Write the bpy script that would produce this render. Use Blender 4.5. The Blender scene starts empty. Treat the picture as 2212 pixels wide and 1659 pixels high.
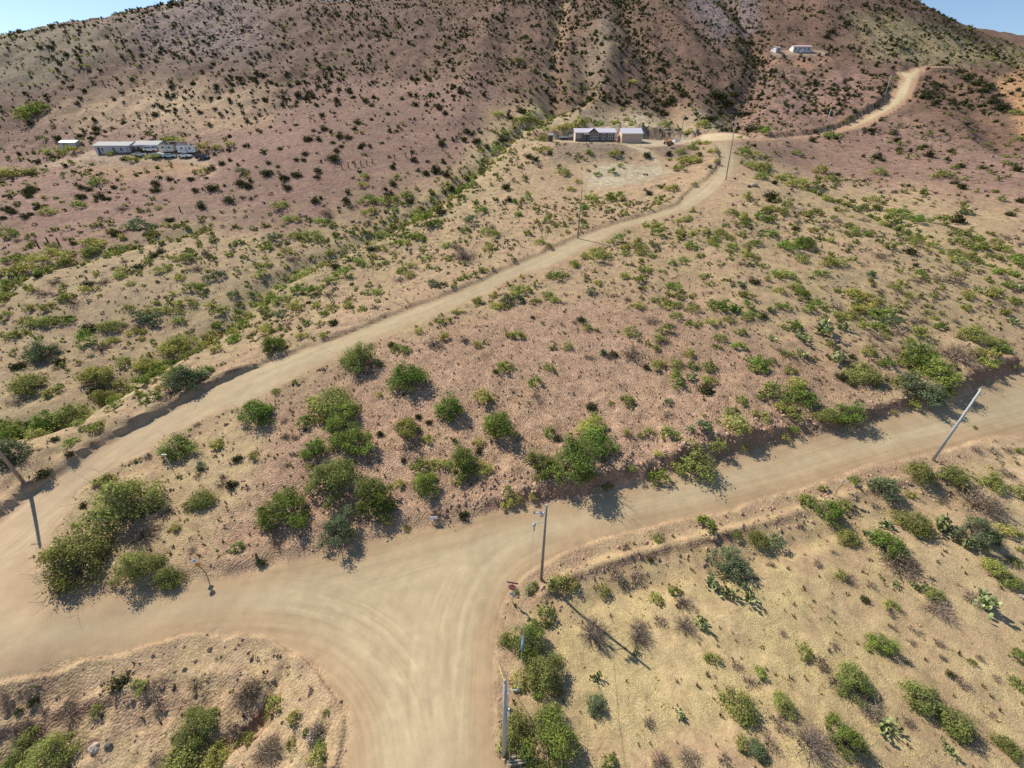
import bpy, math, random
import numpy as np
from mathutils import Vector
from mathutils.bvhtree import BVHTree

R = math.radians
scene = bpy.context.scene
COL = scene.collection

# ------------------------------------------------------------------ camera, sky, sun, exposure
CAM_H, PITCH, FOC = 36.0, R(30.2), 894.0          # camera height, tilt below the horizon, focal length for a 2212 px wide frame
cam_d = bpy.data.cameras.new('camera')
cam_d.sensor_width = 36.0
cam_d.lens = FOC * 36.0 / 2212.0
cam_d.clip_start, cam_d.clip_end = 0.5, 9000.0
cam = bpy.data.objects.new('camera', cam_d)
cam.location = (0, 0, CAM_H)
cam.rotation_euler = (math.pi / 2 - PITCH, 0, 0)
COL.objects.link(cam)
scene.camera = cam

SUN_EL, SUN_DIR = R(44.5), (-0.75, 0.66)          # the sun stands behind the hillside, to the left
world = bpy.data.worlds.new('World')
scene.world = world
world.use_nodes = True
wn = world.node_tree.nodes
sky = wn.new('ShaderNodeTexSky')
sky.sky_type = 'NISHITA'
sky.sun_disc = False
sky.sun_elevation = SUN_EL
sky.sun_rotation = math.atan2(SUN_DIR[0], SUN_DIR[1])
sky.altitude = 1200.0
sky.air_density, sky.dust_density, sky.ozone_density = 1.0, 0.35, 2.2
bg = wn['Background']
bg.inputs['Strength'].default_value = 0.11
world.node_tree.links.new(sky.outputs[0], bg.inputs[0])
sun_d = bpy.data.lights.new('sun', 'SUN')
sun_d.energy, sun_d.angle, sun_d.color = 4.6, R(0.5), (1.0, 0.93, 0.82)
sun = bpy.data.objects.new('sun', sun_d)
sv = Vector((SUN_DIR[0] * math.cos(SUN_EL), SUN_DIR[1] * math.cos(SUN_EL), math.sin(SUN_EL)))
sun.rotation_euler = sv.to_track_quat('Z', 'Y').to_euler()
sun.location = (-200, 200, 300)
COL.objects.link(sun)
scene.view_settings.view_transform = 'Standard'
scene.view_settings.look = 'None'
scene.view_settings.gamma = 1.0
scene.view_settings.use_curve_mapping = False
scene.view_settings.exposure = 0.36
scene.cycles.max_bounces = 5
scene.cycles.diffuse_bounces = 2
scene.cycles.glossy_bounces = 1
scene.cycles.transmission_bounces = 2
scene.cycles.transparent_max_bounces = 4
scene.cycles.use_denoising = False

# ------------------------------------------------------------------ helpers
def prop(o, label=None, cat=None, group=None, kind=None):
    for k, v in (('label', label), ('category', cat), ('group', group), ('kind', kind)):
        if v: o[k] = v
    return o

def link(o, parent=None):
    COL.objects.link(o)
    if parent: o.parent = parent
    return o

def empty(name, loc=(0, 0, 0), rz=0.0):
    o = bpy.data.objects.new(name, None)
    o.empty_display_size = 0.3
    o.location = loc
    o.rotation_euler = (0, 0, rz)
    return link(o)

def np_mesh(name, verts, faces, mats=(), mat_idx=None, smooth=False):
    """faces: an (n,3) or (n,4) int array, or a list of such arrays"""
    me = bpy.data.meshes.new(name)
    fl = faces if isinstance(faces, list) else [faces]
    fl = [np.asarray(f, np.int32) for f in fl if len(f)]
    verts = np.asarray(verts, np.float32)
    me.vertices.add(len(verts))
    me.vertices.foreach_set('co', verts.ravel())
    nl = sum(f.size for f in fl); nf = sum(len(f) for f in fl)
    me.loops.add(nl); me.polygons.add(nf)
    me.loops.foreach_set('vertex_index', np.concatenate([f.ravel() for f in fl]))
    tot = np.concatenate([np.full(len(f), f.shape[1], np.int32) for f in fl])
    st = np.zeros(nf, np.int32); st[1:] = np.cumsum(tot)[:-1]
    me.polygons.foreach_set('loop_start', st)
    for m in mats: me.materials.append(m)
    if mat_idx is not None: me.polygons.foreach_set('material_index', np.asarray(mat_idx, np.int32))
    me.polygons.foreach_set('use_smooth', np.full(nf, smooth))
    me.update(calc_edges=True)
    return me

class MB:
    """collects boxes, tubes, prisms into one mesh"""
    def __init__(s): s.v, s.f = [], []
    def add(s, vs, fs):
        o = len(s.v); s.v += [tuple(v) for v in vs]; s.f += [tuple(i + o for i in f) for f in fs]; return s
    def box(s, x0, x1, y0, y1, z0, z1):
        return s.add([(x, y, z) for z in (z0, z1) for y in (y0, y1) for x in (x0, x1)],
                     [(0, 2, 3, 1), (4, 5, 7, 6), (0, 1, 5, 4), (2, 6, 7, 3), (0, 4, 6, 2), (1, 3, 7, 5)])
    def tube(s, a, b, r0, r1=None, n=8, cap=True):
        r1 = r0 if r1 is None else r1
        a, b = Vector(a), Vector(b); d = (b - a).normalized()
        u = d.orthogonal().normalized(); w = d.cross(u)
        vs = [p + (u * math.cos(2 * math.pi * i / n) + w * math.sin(2 * math.pi * i / n)) * r for p, r in ((a, r0), (b, r1)) for i in range(n)]
        fs = [(i, (i + 1) % n, n + (i + 1) % n, n + i) for i in range(n)]
        if cap: fs += [tuple(range(n))[::-1], tuple(range(n, 2 * n))]
        return s.add(vs, fs)
    def lathe(s, prof, n=16, c=(0, 0, 0)):
        vs = [(c[0] + r * math.cos(2 * math.pi * i / n), c[1] + r * math.sin(2 * math.pi * i / n), c[2] + z) for r, z in prof for i in range(n)]
        fs = [(k * n + i, k * n + (i + 1) % n, (k + 1) * n + (i + 1) % n, (k + 1) * n + i) for k in range(len(prof) - 1) for i in range(n)]
        return s.add(vs, fs + [tuple(range(n))[::-1], tuple(range((len(prof) - 1) * n, len(prof) * n))])
    def prism(s, pts, y0, y1):
        """pts: (x, z) outline extruded along y"""
        n = len(pts)
        return s.add([(x, y, z) for y in (y0, y1) for x, z in pts],
                     [tuple(range(n))] + [tuple(range(n, 2 * n))[::-1]] + [(i, n + i, n + (i + 1) % n, (i + 1) % n) for i in range(n)])
    def mesh(s, name, mat, smooth=False):
        me = bpy.data.meshes.new(name); me.from_pydata(s.v, [], s.f); me.materials.append(mat)
        if smooth:
            for p in me.polygons: p.use_smooth = True
        me.update(); return me
    def build(s, name, mat, parent=None, smooth=False):
        return link(bpy.data.objects.new(name, s.mesh(name, mat, smooth)), parent)

def mat_basic(name, col, rough=0.8, noise=0.0, scale=4.0, metal=0.0):
    m = bpy.data.materials.new(name); m.use_nodes = True
    nt = m.node_tree; b = nt.nodes['Principled BSDF']
    b.inputs['Base Color'].default_value = (*col, 1)
    b.inputs['Roughness'].default_value = rough
    b.inputs['Metallic'].default_value = metal
    if noise:
        tc = nt.nodes.new('ShaderNodeTexCoord'); n = nt.nodes.new('ShaderNodeTexNoise')
        n.inputs['Scale'].default_value = scale; n.inputs['Detail'].default_value = 5
        r = nt.nodes.new('ShaderNodeValToRGB')
        r.color_ramp.elements[0].position, r.color_ramp.elements[1].position = 0.3, 0.7
        r.color_ramp.elements[0].color = (*[c * (1 - noise) for c in col], 1)
        r.color_ramp.elements[1].color = (*[min(1, c * (1 + noise)) for c in col], 1)
        nt.links.new(tc.outputs['Object'], n.inputs['Vector']); nt.links.new(n.outputs[0], r.inputs[0]); nt.links.new(r.outputs[0], b.inputs['Base Color'])
    return m

# ------------------------------------------------------------------ numpy noise
def _hash(ix, iy, seed):
    h = (ix.astype(np.int64) * 374761393 + iy.astype(np.int64) * 668265263 + seed * 1274126177) & 0xffffffff
    h = ((h ^ (h >> 13)) * 1274126177) & 0xffffffff
    return ((h ^ (h >> 16)) & 0xffffff) / float(0xffffff)

def vnoise(x, y, seed=0):
    ix, iy = np.floor(x), np.floor(y); fx, fy = x - ix, y - iy
    fx = fx * fx * fx * (fx * (fx * 6 - 15) + 10); fy = fy * fy * fy * (fy * (fy * 6 - 15) + 10)
    a, b = _hash(ix, iy, seed), _hash(ix + 1, iy, seed); c, d = _hash(ix, iy + 1, seed), _hash(ix + 1, iy + 1, seed)
    return (a + (b - a) * fx + (c - a) * fy + (a - b - c + d) * fx * fy) * 2 - 1

def fbm(x, y, seed=0, octv=4, gain=0.5):
    s = 0; a = 1.0; t = 0
    ca, sa = math.cos(0.6), math.sin(0.6)
    for i in range(octv):
        s = s + a * vnoise(x, y, seed + i * 17); t += a; a *= gain
        x, y = (x * ca - y * sa) * 2.03 + 5.1, (x * sa + y * ca) * 2.03 - 3.7
    return s / t

def sstep(a, b, x):
    t = np.clip((x - a) / (b - a), 0, 1); return t * t * (3 - 2 * t)

# ------------------------------------------------------------------ survey: bearing + level or range of points on the land
CP, SP = math.cos(PITCH), math.sin(PITCH)
def ray(u, v):
    """direction (right, forward, up) seen under frame position u, v"""
    x, y = (np.asarray(u, float) - 1106) / FOC, -(np.asarray(v, float) - 829.5) / FOC
    return x, CP + y * SP, -SP + y * CP
def by_z(u, v, z):
    a, f, w = ray(u, v); t = (z - CAM_H) / w; return (t * a, t * f, z)
def by_y(u, v, y):
    a, f, w = ray(u, v); t = y / f; return (t * a, y, CAM_H + t * w)
CTRL = [by_z(*p) for p in [
    (900, 1659, 0), (1060, 1600, 0), (900, 1450, 0), (600, 1300, 0), (300, 1330, .2), (0, 1290, 1.0), (0, 1466, .2), (800, 1240, 0.1),
    (1169, 1252, 0), (1106, 1130, .5), (1400, 1090, 1.3), (1700, 1010, 2.4), (2015, 930, 3.8), (2150, 880, 4.6), (2212, 850, 5.0),
    (2015, 998, 3.2), (30, 1110, 1.2), (100, 1060, 1.4), (250, 970, 2.6), (400, 885, 3.9), (553, 812, 5.5), (700, 750, 7.0), (850, 697, 8.6),
    (1000, 633, 10.8), (1106, 593, 12.5), (1248, 520, 16.4), (1345, 487, 18.9),
    (1280, 860, 4.9), (900, 1000, 2.4), (500, 1100, 1.6), (1000, 850, 5.6), (1500, 700, 9.6), (1600, 850, 5.6), (1900, 800, 6.8), (1800, 600, 14), (2100, 650, 11.5), (2200, 700, 9.5),
    (1700, 1400, -.8), (2200, 1600, -1.6), (2200, 1300, 0.2), (2000, 1150, 1.4), (1400, 1600, -0.8), (1300, 1350, -.6),
    (0, 1640, -2.6), (400, 1600, -1.8), (300, 1470, -.6), (640, 1560, -.7), (20, 1500, -0.3),
    (300, 600, 11), (0, 700, 7), (0, 900, 2.6), (300, 800, 3.2), (700, 600, 10), (150, 1000, 2.6), (500, 700, 5.8), (900, 520, 14.5)]]
CTRL += [by_y(*p) for p in [
    (1400, 472, 109), (1480, 437, 116), (1568, 388, 131), (1575, 345, 146), (1555, 302, 170), (1700, 350, 165), (1800, 420, 128), (2200, 400, 135),
    (1283, 304, 186), (1360, 305, 186), (1450, 304, 184), (1200, 304, 187), (1590, 296, 178), (1283, 319, 167), (1400, 320, 166), (1200, 312, 175), (1300, 400, 139), (1440, 390, 139), (1230, 350, 160),
    (1659, 301, 186), (1771, 290, 203), (1860, 262, 226), (1910, 222, 252), (1945, 180, 285), (1985, 148, 312), (2060, 144, 330), (2180, 180, 280), (2180, 260, 220),
    (1680, 113, 342), (1755, 113, 342), (1730, 124, 331), (1650, 200, 268), (1500, 230, 235), (1600, 0, 480), (1300, 0, 440), (1100, 0, 430), (1100, 150, 272), (1100, 250, 207),
    (1400, 110, 305), (800, 250, 205), (800, 0, 430), (800, 120, 300), (520, 0, 410), (500, 200, 240), (400, 6, 400), (330, 32, 394), (200, 70, 385), (100, 80, 375), (0, 92, 365),
    (285, 331, 184), (180, 335, 184), (400, 335, 182), (300, 370, 166), (0, 330, 190), (0, 450, 128), (300, 450, 133), (700, 450, 132), (900, 400, 142), (1100, 400, 142), (1000, 490, 113),
    (150, 200, 250), (650, 330, 168), (1050, 330, 172),
    (1850, 20, 410), (1905, -22, 470), (1985, 8, 505), (2050, 48, 520), (2085, 62, 540), (2122, 54, 545), (2150, 66, 545), (2212, 86, 550), (2350, 130, 560), (2120, 110, 420)]]
# the crests and what lies behind them
CTRL += [(-220, 520, 118), (-330, 480, 84), (-420, 420, 66), (-520, 300, 60), (-40, 620, 196), (-150, 560, 158), (150, 640, 205), (300, 760, 190), (560, 700, 120), (430, 760, 150),
         (-300, 100, 14), (-260, 0, -2), (300, 60, 10), (300, 180, 30), (150, -80, -6), (-150, -80, -6), (0, -60, -3), (-500, 60, 8), (500, 60, 12)]
CTRL = np.array(CTRL)

def _tps(r2): return r2 * np.log(r2 + 1e-9)
_XY = CTRL[:, :2] / 100.0
_r2 = ((_XY[:, None] - _XY[None]) ** 2).sum(-1)
_n = len(CTRL)
_P = np.c_[np.ones(_n), _XY]
_A = np.zeros((_n + 3, _n + 3)); _A[:_n, :_n] = _tps(_r2) + np.eye(_n) * 2e-3 * (0.15 + np.hypot(CTRL[:, 0], CTRL[:, 1]) / 150.0)
_A[:_n, _n:] = _P; _A[_n:, :_n] = _P.T
_W = np.linalg.solve(_A, np.r_[CTRL[:, 2], 0, 0, 0])
def base_z(x, y):
    x = np.asarray(x, float).ravel(); y = np.asarray(y, float).ravel(); out = np.empty(len(x))
    for i in range(0, len(x), 40000):
        p = np.c_[x[i:i + 40000], y[i:i + 40000]] / 100.0
        r2 = np.zeros((len(p), _n)); 
        for k in (0, 1): r2 += (p[:, k, None] - _XY[None, :, k]) ** 2
        out[i:i + 40000] = _tps(r2) @ _W[:_n] + _W[_n] + p @ _W[_n + 1:]
    # far from the surveyed land the sheet settles to a plain that reaches the horizon
    r = np.hypot(x, y); k = sstep(860, 1500, r + np.where(y < 0, 500, 0))
    return out * (1 - k) + k * np.minimum(out, 10.0).clip(-12, 40)

_T = np.r_[np.arange(4, 60, .5), np.geomspace(60, 900, 260)]
def locate(pts):
    """where the sight lines (u, v) meet the smooth land: (n, 3)"""
    pts = np.asarray(pts, float); a, f, w = ray(pts[:, 0], pts[:, 1])
    h = np.hypot(a, f); t = _T[None] / h[:, None]
    X, Y, Z = a[:, None] * t, f[:, None] * t, CAM_H + w[:, None] * t
    G = base_z(X, Y).reshape(X.shape); below = Z < G
    i = np.where(below.any(1), below.argmax(1), len(_T) - 1).clip(1)
    k = np.arange(len(pts)); d0, d1 = (Z - G)[k, i - 1], (Z - G)[k, i]
    q = np.clip(d0 / (d0 - d1 + 1e-9), 0, 1); tt = t[k, i - 1] * (1 - q) + t[k, i] * q
    return np.c_[a * tt, f * tt, CAM_H + w * tt]

def densify(p, n=3):
    """Catmull-Rom through the points"""
    p = np.asarray(p, float); q = np.vstack([2 * p[0] - p[1], p, 2 * p[-1] - p[-2]]); out = []
    for i in range(1, len(q) - 2):
        for t in np.arange(n) / n:
            out.append(0.5 * (2 * q[i] + (q[i + 1] - q[i - 1]) * t + (2 * q[i - 1] - 5 * q[i] + 4 * q[i + 1] - q[i + 2]) * t * t + (3 * q[i] - q[i - 1] - 3 * q[i + 1] + q[i + 2]) * t ** 3))
    return np.array(out + [p[-1]])

def seg_dist(x, y, line, closed=False):
    """distance to a polyline, the signed side (+ left of its direction) and the running position 0..n-1"""
    A = np.asarray(line)[:, :2]; B = np.roll(A, -1, 0) if closed else A[1:]; A = A if closed else A[:-1]
    n = len(x); best = np.full(n, 1e18); side = np.zeros(n); pos = np.zeros(n)
    for k in range(len(A)):
        ax, ay = A[k]; dx, dy = B[k] - A[k]; L = dx * dx + dy * dy + 1e-12
        t = np.clip(((x - ax) * dx + (y - ay) * dy) / L, 0, 1)
        ex, ey = x - ax - t * dx, y - ay - t * dy; d = ex * ex + ey * ey
        m = d < best; best[m] = d[m]; side[m] = (dx * ey - dy * ex)[m]; pos[m] = (k + t)[m]
    return np.sqrt(best), side, pos

def inside(x, y, poly):
    c = np.zeros(len(x), bool); P = np.asarray(poly)[:, :2]; j = len(P) - 1
    for i in range(len(P)):
        xi, yi = P[i]; xj, yj = P[j]
        if yi != yj:
            c ^= ((yi > y) != (yj > y)) & (x < (xj - xi) * (y - yi) / (yj - yi) + xi)
        j = i
    return c

def sdist(x, y, poly):
    """signed distance to a closed outline, negative inside; points far off get a big value"""
    P = np.asarray(poly)[:, :2]; lo, hi = P.min(0) - 12, P.max(0) + 12
    m = (x > lo[0]) & (x < hi[0]) & (y > lo[1]) & (y < hi[1]); out = np.full(len(x), 50.0)
    if m.any():
        d, _, _ = seg_dist(x[m], y[m], P, True); out[m] = np.where(inside(x[m], y[m], P), -d, d)
    return out

# outlines of the dirt roads and yards
UP_L = [(0, 1123), (70, 1069.5), (125, 1029.6), (162, 1002), (237, 957), (300, 922), (375, 884), (475, 829), (553, 796), (640, 761), (728, 732), (803, 702), (878, 671), (953, 644.6), (1028, 614.5),
        (1106, 577), (1246, 514.5), (1326, 486), (1418, 459), (1466, 442), (1491, 414), (1530, 385), (1551, 362), (1556, 345), (1553, 325), (1541, 307)]
UP_R = [(1578, 309), (1577, 320), (1588, 340), (1591, 355), (1568, 390), (1546, 414), (1506, 444), (1469, 459), (1418, 474), (1343, 495), (1281, 527), (1188, 574), (1106, 601), (1053, 632), (978, 665),
        (903, 697), (828, 725), (728, 772), (608, 829), (553, 866), (480, 884), (412, 914), (350, 949), (307, 979), (250, 1004), (212, 1030), (162, 1067), (150, 1095), (112, 1142), (87, 1180), (68, 1229),
        (66, 1268), (105, 1299)]
LOW_F = [(105, 1299), (175, 1294), (300, 1276), (450, 1252), (553, 1234), (678, 1207), (778, 1179), (878, 1152), (965, 1137), (1065, 1109), (1181, 1089), (1256, 1077), (1331, 1054), (1406, 1040), (1481, 1017), (1566, 989),
         (1659, 968), (1734, 947), (1834, 927), (1921, 902), (2009, 875), (2071, 865), (2134, 832), (2212, 805)]
LOW_N = [(2212, 942), (2116, 944), (2084, 959), (1996, 984), (1884, 1004), (1784, 1037), (1659, 1073), (1531, 1109), (1406, 1137), (1306, 1162), (1231, 1189), (1176, 1215), (1131, 1244),
         (1091, 1294), (1076, 1344), (1068, 1419), (1063, 1494), (1066, 1569), (1086, 1659)]
STEM_L = [(745, 1659), (753, 1581), (740, 1519), (693, 1456), (653, 1414), (603, 1384), (553, 1369), (425, 1369), (325, 1394), (225, 1416), (100, 1446), (0, 1467)]
WUL, WUR, WLF, WLN, WST = [densify(locate(l)) for l in (UP_L, UP_R, LOW_F, LOW_N, STEM_L)]
west_n, west_s = WUL[0] + (WUL[0] - WUL[6]) * 3.0, WST[-1] + (WST[-1] - WST[-9]) * 3.0
east_f, east_n = WLF[-1] + (WLF[-1] - WLF[-7]) * 4.0, WLN[0] + (WLN[0] - WLN[9]) * 3.0
ROAD_LOW = np.vstack([west_n, WUL[:3], WUR[-30:], WLF, east_f, east_n, WLN, WLN[-1] + (0, -40, 0), WST[0] + (0, -40, 0), WST, west_s])
ROAD_UP = np.vstack([WUL, WUR])
ROAD_LOW = np.vstack([west_n, WUL[:14], WUR[-52:], WLF, east_f, east_n, WLN, WLN[-1] + (-2, -40, 0), WST[0] + (2, -40, 0), WST, west_s])
ROAD_HILL = [(1541, 307), (1506, 306), (1490, 303), (1506, 290), (1560, 286), (1600, 289), (1625, 299), (1659, 299), (1771, 288), (1809, 277.5), (1859, 252), (1909, 225), (1929, 195), (1945, 168), (1935, 157), (1938, 153),
             (1955, 156), (1969, 147.5), (1999, 142), (2060, 145), (2062, 147), (2004, 147), (1990, 160), (1979, 180), (1972, 205), (1955, 225), (1934, 238), (1859, 276), (1809, 288), (1771, 294), (1700, 300), (1640, 304), (1600, 306), (1578, 309)]
HILL_POLY = locate(ROAD_HILL)
PADS = {'house': [(1172, 306), (1188, 299), (1230, 301), (1300, 298), (1400, 301), (1489, 302), (1480, 308), (1440, 314), (1400, 321), (1375, 318), (1331, 313), (1240, 309)],
        'lower': [(1261, 381), (1300, 378), (1394, 378), (1456, 387), (1420, 397), (1356, 409), (1300, 418), (1250, 420), (1237, 405)],
        'drive': [(1356, 318), (1376, 319), (1392, 345), (1412, 372), (1435, 388), (1405, 388), (1390, 372), (1368, 340)],
        'left': [(190, 328), (300, 333), (420, 333), (462, 342), (440, 352), (300, 350), (190, 343)],
        'top': [(1655, 111), (1690, 107), (1770, 107), (1800, 115), (1760, 119), (1660, 118)],
        'orange': [(2150, 205), (2165, 180), (2190, 160), (2214, 150), (2260, 140), (2260, 300), (2212, 290), (2170, 262), (2180, 235)],
        'track': [(440, 345), (475, 352), (490, 348), (494, 360), (478, 375), (452, 385), (462, 368), (455, 355)],
        'turnoff': [(2116, 946), (2212, 938), (2290, 930), (2330, 1100), (2212, 1075), (2180, 1020), (2195, 985), (2165, 955)]}
PADW = {k: locate(p) for k, p in PADS.items()}

def wl(p): return densify(locate(p))
# cut banks, berms and gullies: (line, side, [(where along it 0..1, height)], face width, fade-out length)
BANKS = [(WUL, 1, [(0, 1.15), (.22, 1.2), (.4, .55), (.75, .5), (.85, .7), (.95, 1.0), (1, 0)], .9, 14.0),
         (WUR, 1, [(0, 0), (.3, 0), (.5, .1), (.9, .3), (1, 0)], .8, 5.0),
         (WLF, 1, [(0, 0), (.12, .35), (.35, .45), (.4, .9), (.5, 1.35), (.7, 1.3), (.8, 1.0), (1, 1.3)], 1.8, 12.0),
         (WLN, 1, [(0, .2), (.1, .25), (.6, .3), (.7, .1), (1, .1)], .5, 2.2),
         (WST, 1, [(0, .25), (.4, .3), (.6, .35), (1, .35)], .5, 1.6),
         (wl([(1166, 303), (1186, 299.5), (1232, 300), (1300, 297.5), (1400, 300), (1489, 302)]), 1, [(0, 0), (.1, 2.5), (.5, 2.2), (.7, 3.6), (.95, 3.2), (1, 0)], 1.2, 14.0),
         (wl([(1652, 110), (1690, 106), (1770, 106), (1802, 114)]), 1, [(0, 0), (.15, 2.5), (.85, 3), (1, 0)], 1.2, 12.0),
         (wl([(186, 327), (300, 331), (420, 331), (462, 340)]), 1, [(0, 0), (.2, .8), (.8, 1.2), (1, 0)], 1.2, 10.0),
         (wl([(1640, 298), (1700, 294), (1771, 287), (1809, 276.5), (1859, 251), (1909, 224), (1929, 194), (1943, 168)]), 1, [(0, 0), (.1, .9), (.4, 1.6), (.9, 1.8), (1, 0)], 1.2, 12.0)]
def offset(line, d, a=0, b=None):
    l = np.asarray(line)[a:b, :2]; t = np.gradient(l, axis=0); t /= np.linalg.norm(t, axis=1)[:, None] + 1e-9
    return l + np.c_[-t[:, 1], t[:, 0]] * d
BERMS = [(offset(WLN, 2.6, 9, 37), .45, .55), (offset(WST, 3.0, 12, 34), .22, .5), (offset(WLN, 5.5, 9, 33), -.35, 1.2)]
GULLIES = [(wl([(640, 1420), (615, 1451), (585, 1510), (553, 1568), (500, 1602), (430, 1640)]), .8, .6),
           (wl([(-60, 660), (60, 590), (180, 560), (300, 525), (420, 500)]), .9, 2.5),
           (wl([(0, 930), (150, 905), (320, 800), (420, 745), (520, 680), (590, 610), (760, 530), (880, 470), (960, 425), (1040, 360), (1100, 300), (1165, 265), (1200, 235)]), 1.5, 3.0),
           (wl([(1620, 350), (1700, 385), (1820, 430), (1950, 490), (2060, 530), (2212, 590)]), 1.2, 3.0),
           (wl([(1480, 500), (1640, 560), (1790, 660), (1900, 715), (2010, 800)]), .6, 2.0),
           (wl([(1195, 225), (1197, 180), (1200, 130), (1205, 80), (1212, 30), (1216, -10)]), 4.0, 6.0),
           (wl([(1205, 235), (1240, 230), (1275, 190), (1262, 130), (1240, 90)]), 3.0, 6.0),
           (wl([(1530, 300), (1470, 260), (1440, 220), (1400, 150), (1360, 60), (1340, 0)]), 3.0, 7.0),
           (wl([(1600, 285), (1590, 240), (1620, 190), (1640, 130), (1620, 70), (1560, 0)]), 3.5, 7.0),
           (wl([(2190, 330), (2130, 270), (2080, 215), (2010, 170)]), 2.5, 7.0)]
SPURS = [(wl([(1240, 300), (1255, 250), (1290, 210), (1320, 120), (1300, 40)]), 2.5, 7.0), (wl([(1500, 240), (1520, 180), (1500, 110), (1450, 40)]), 2.5, 8.0),
         (wl([(1180, 318), (1260, 318), (1340, 322), (1400, 330), (1470, 320)]), .3, 4.0),
         (wl([(1000, 260), (1010, 200), (1040, 120), (1060, 30)]), 2.5, 9.0)]

def full_z(x, y):
    z = base_z(x, y); r = np.hypot(x, y)
    sd = np.minimum.reduce([sdist(x, y, p) for p in (ROAD_LOW, ROAD_UP, HILL_POLY)] + [sdist(x, y, PADW[k]) for k in ('house', 'left', 'top', 'lower')])
    off = sstep(0.2, 4.0, sd)
    wob = 1 + .75 * fbm(x / 4.2, y / 4.2, 71, 4)
    near = r < 330
    for line, s, prof, w, fade in BANKS:
        lo, hi = line[:, :2].min(0) - 30, line[:, :2].max(0) + 30
        m = np.where(near & (sd > 0) & (x > lo[0]) & (x < hi[0]) & (y > lo[1]) & (y < hi[1]))[0]
        d, side, pos = seg_dist(x[m], y[m], line)
        d = np.maximum(0, d + (.35 + .12 * w) * fbm(x[m] / 1.9, y[m] / 1.9, 73, 3))
        h = np.interp(pos / (len(line) - 1), [p[0] for p in prof], [p[1] for p in prof])
        k = (side * s > 0) & (pos > 0.001) & (pos < len(line) - 1.001)
        z[m] += np.where(k, h * wob[m] * sstep(0, w, d) * np.exp(-np.maximum(d - w, 0) / fade), 0)
    for line, h, w in BERMS:
        d, _, _ = seg_dist(x, y, line); z += np.where(sd > .2, h * wob * np.exp(-(d / w) ** 2), 0)
    for line, h, w in GULLIES: 
        d, _, _ = seg_dist(x, y, line); z -= h * np.exp(-(d / w) ** 2) * off
    for line, h, w in SPURS:
        d, _, _ = seg_dist(x, y, line); z += h * np.exp(-(d / w) ** 2) * off
    mt = sstep(190, 300, r) * sstep(0, 200, y)
    z += sstep(1.0, 10.0, sd) * (.35 * fbm(x / 9, y / 9, 3, 4) * sstep(6, 30, r) ) + off * .12 * fbm(x / 1.7, y / 1.7, 9, 3) * (1 - sstep(60, 160, r))
    rough = off * sstep(-4, -9, x) * sstep(26, 20, y) * sstep(0.5, 3, sd)
    z += rough * (.22 * fbm(x / .9, y / .9, 81, 3) + .25 * fbm(x / 3, y / 3, 82, 3))
    z += mt * off * (3.2 * fbm(x / 34, y / 60, 21, 4) - 1.6 * np.abs(fbm(x / 16, y / 55, 33, 3)) + .9 * fbm(x / 7, y / 9, 44, 3) + .75 * np.abs(fbm(x / 4.5, y / 7, 45, 2)))
    z += (1 - off) * .03 * fbm(x / 1.3, y / 1.3, 12, 2)
    return z, sd

# rings around the spot under the camera, fine where the photograph looks
_r = [1.5]
while _r[-1] < 7000:
    r = _r[-1]
    dr = .0036 * (36 ** 2 + r * r) / 36 if r < 60 else np.interp(r, [60, 130, 200, 600, 700, 7000], [.49, .85, 1.25, 5, 14, 600])
    _r.append(r + dr)
RR = np.array(_r)
AZ = np.r_[np.linspace(-80, 80, 720), np.linspace(80, 280, 46)[1:-1]] * math.pi / 180
NR, NA = len(RR), len(AZ)
GX = (RR[:, None] * np.sin(AZ)[None]).ravel(); GY = (RR[:, None] * np.cos(AZ)[None]).ravel()
GZ, GSD = full_z(GX, GY)
i0 = np.arange(NR - 1)[:, None] * NA; j0 = np.arange(NA)[None]; j1 = (j0 + 1) % NA
QUADS = np.stack([i0 + j0, i0 + j1, i0 + NA + j1, i0 + NA + j0], -1).reshape(-1, 4)
QUADS = QUADS[:, ::-1]
GV = np.c_[GX, GY, GZ]
# ------------------------------------------------------------------ what the ground is made of, place by place
TAN, PINK, MAUVE, MOUNT = (.365, .247, .16), (.37, .247, .165), (.245, .15, .118), (.150, .087, .068)
STRAW, GREYS, ROADC, SHOULD, ORANGE, REDB, OLIVE, SCREE = (.52, .395, .20), (.43, .355, .235), (.435, .345, .208), (.40, .285, .165), (.50, .285, .14), (.31, .185, .12), (.33, .27, .145), (.20, .16, .155)
n_v = len(GX)
r_g = np.hypot(GX, GY)
wx = GX + (.06 * r_g).clip(1, 9) * fbm(GX / 9 / (1 + r_g / 120), GY / 9 / (1 + r_g / 120), 101, 3)
wy = GY + (.06 * r_g).clip(1, 9) * fbm(GX / 9 / (1 + r_g / 120), GY / 9 / (1 + r_g / 120), 131, 3)
def zmask(poly, feather):
    feather = feather * 1.7
    P = locate(poly) if not isinstance(poly, np.ndarray) else poly
    lo, hi = P[:, :2].min(0) - feather * 2, P[:, :2].max(0) + feather * 2; out = np.zeros(n_v)
    m = np.where((wx > lo[0]) & (wx < hi[0]) & (wy > lo[1]) & (wy < hi[1]))[0]
    if len(m):
        d, _, _ = seg_dist(wx[m], wy[m], P, True)
        out[m] = sstep(feather, -feather, np.where(inside(wx[m], wy[m], P), -d, d))
    return out
zone = np.tile(np.array(TAN), (n_v, 1)); grass = np.full(n_v, .35); stone = np.full(n_v, .45)
def paint(mask, col=None, g=None, st=None):
    global zone, grass, stone
    if col is not None: zone = zone * (1 - mask[:, None]) + np.array(col) * mask[:, None]
    if g is not None: grass = grass * (1 - mask) + g * mask
    if st is not None: stone = stone * (1 - mask) + st * mask
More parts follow.
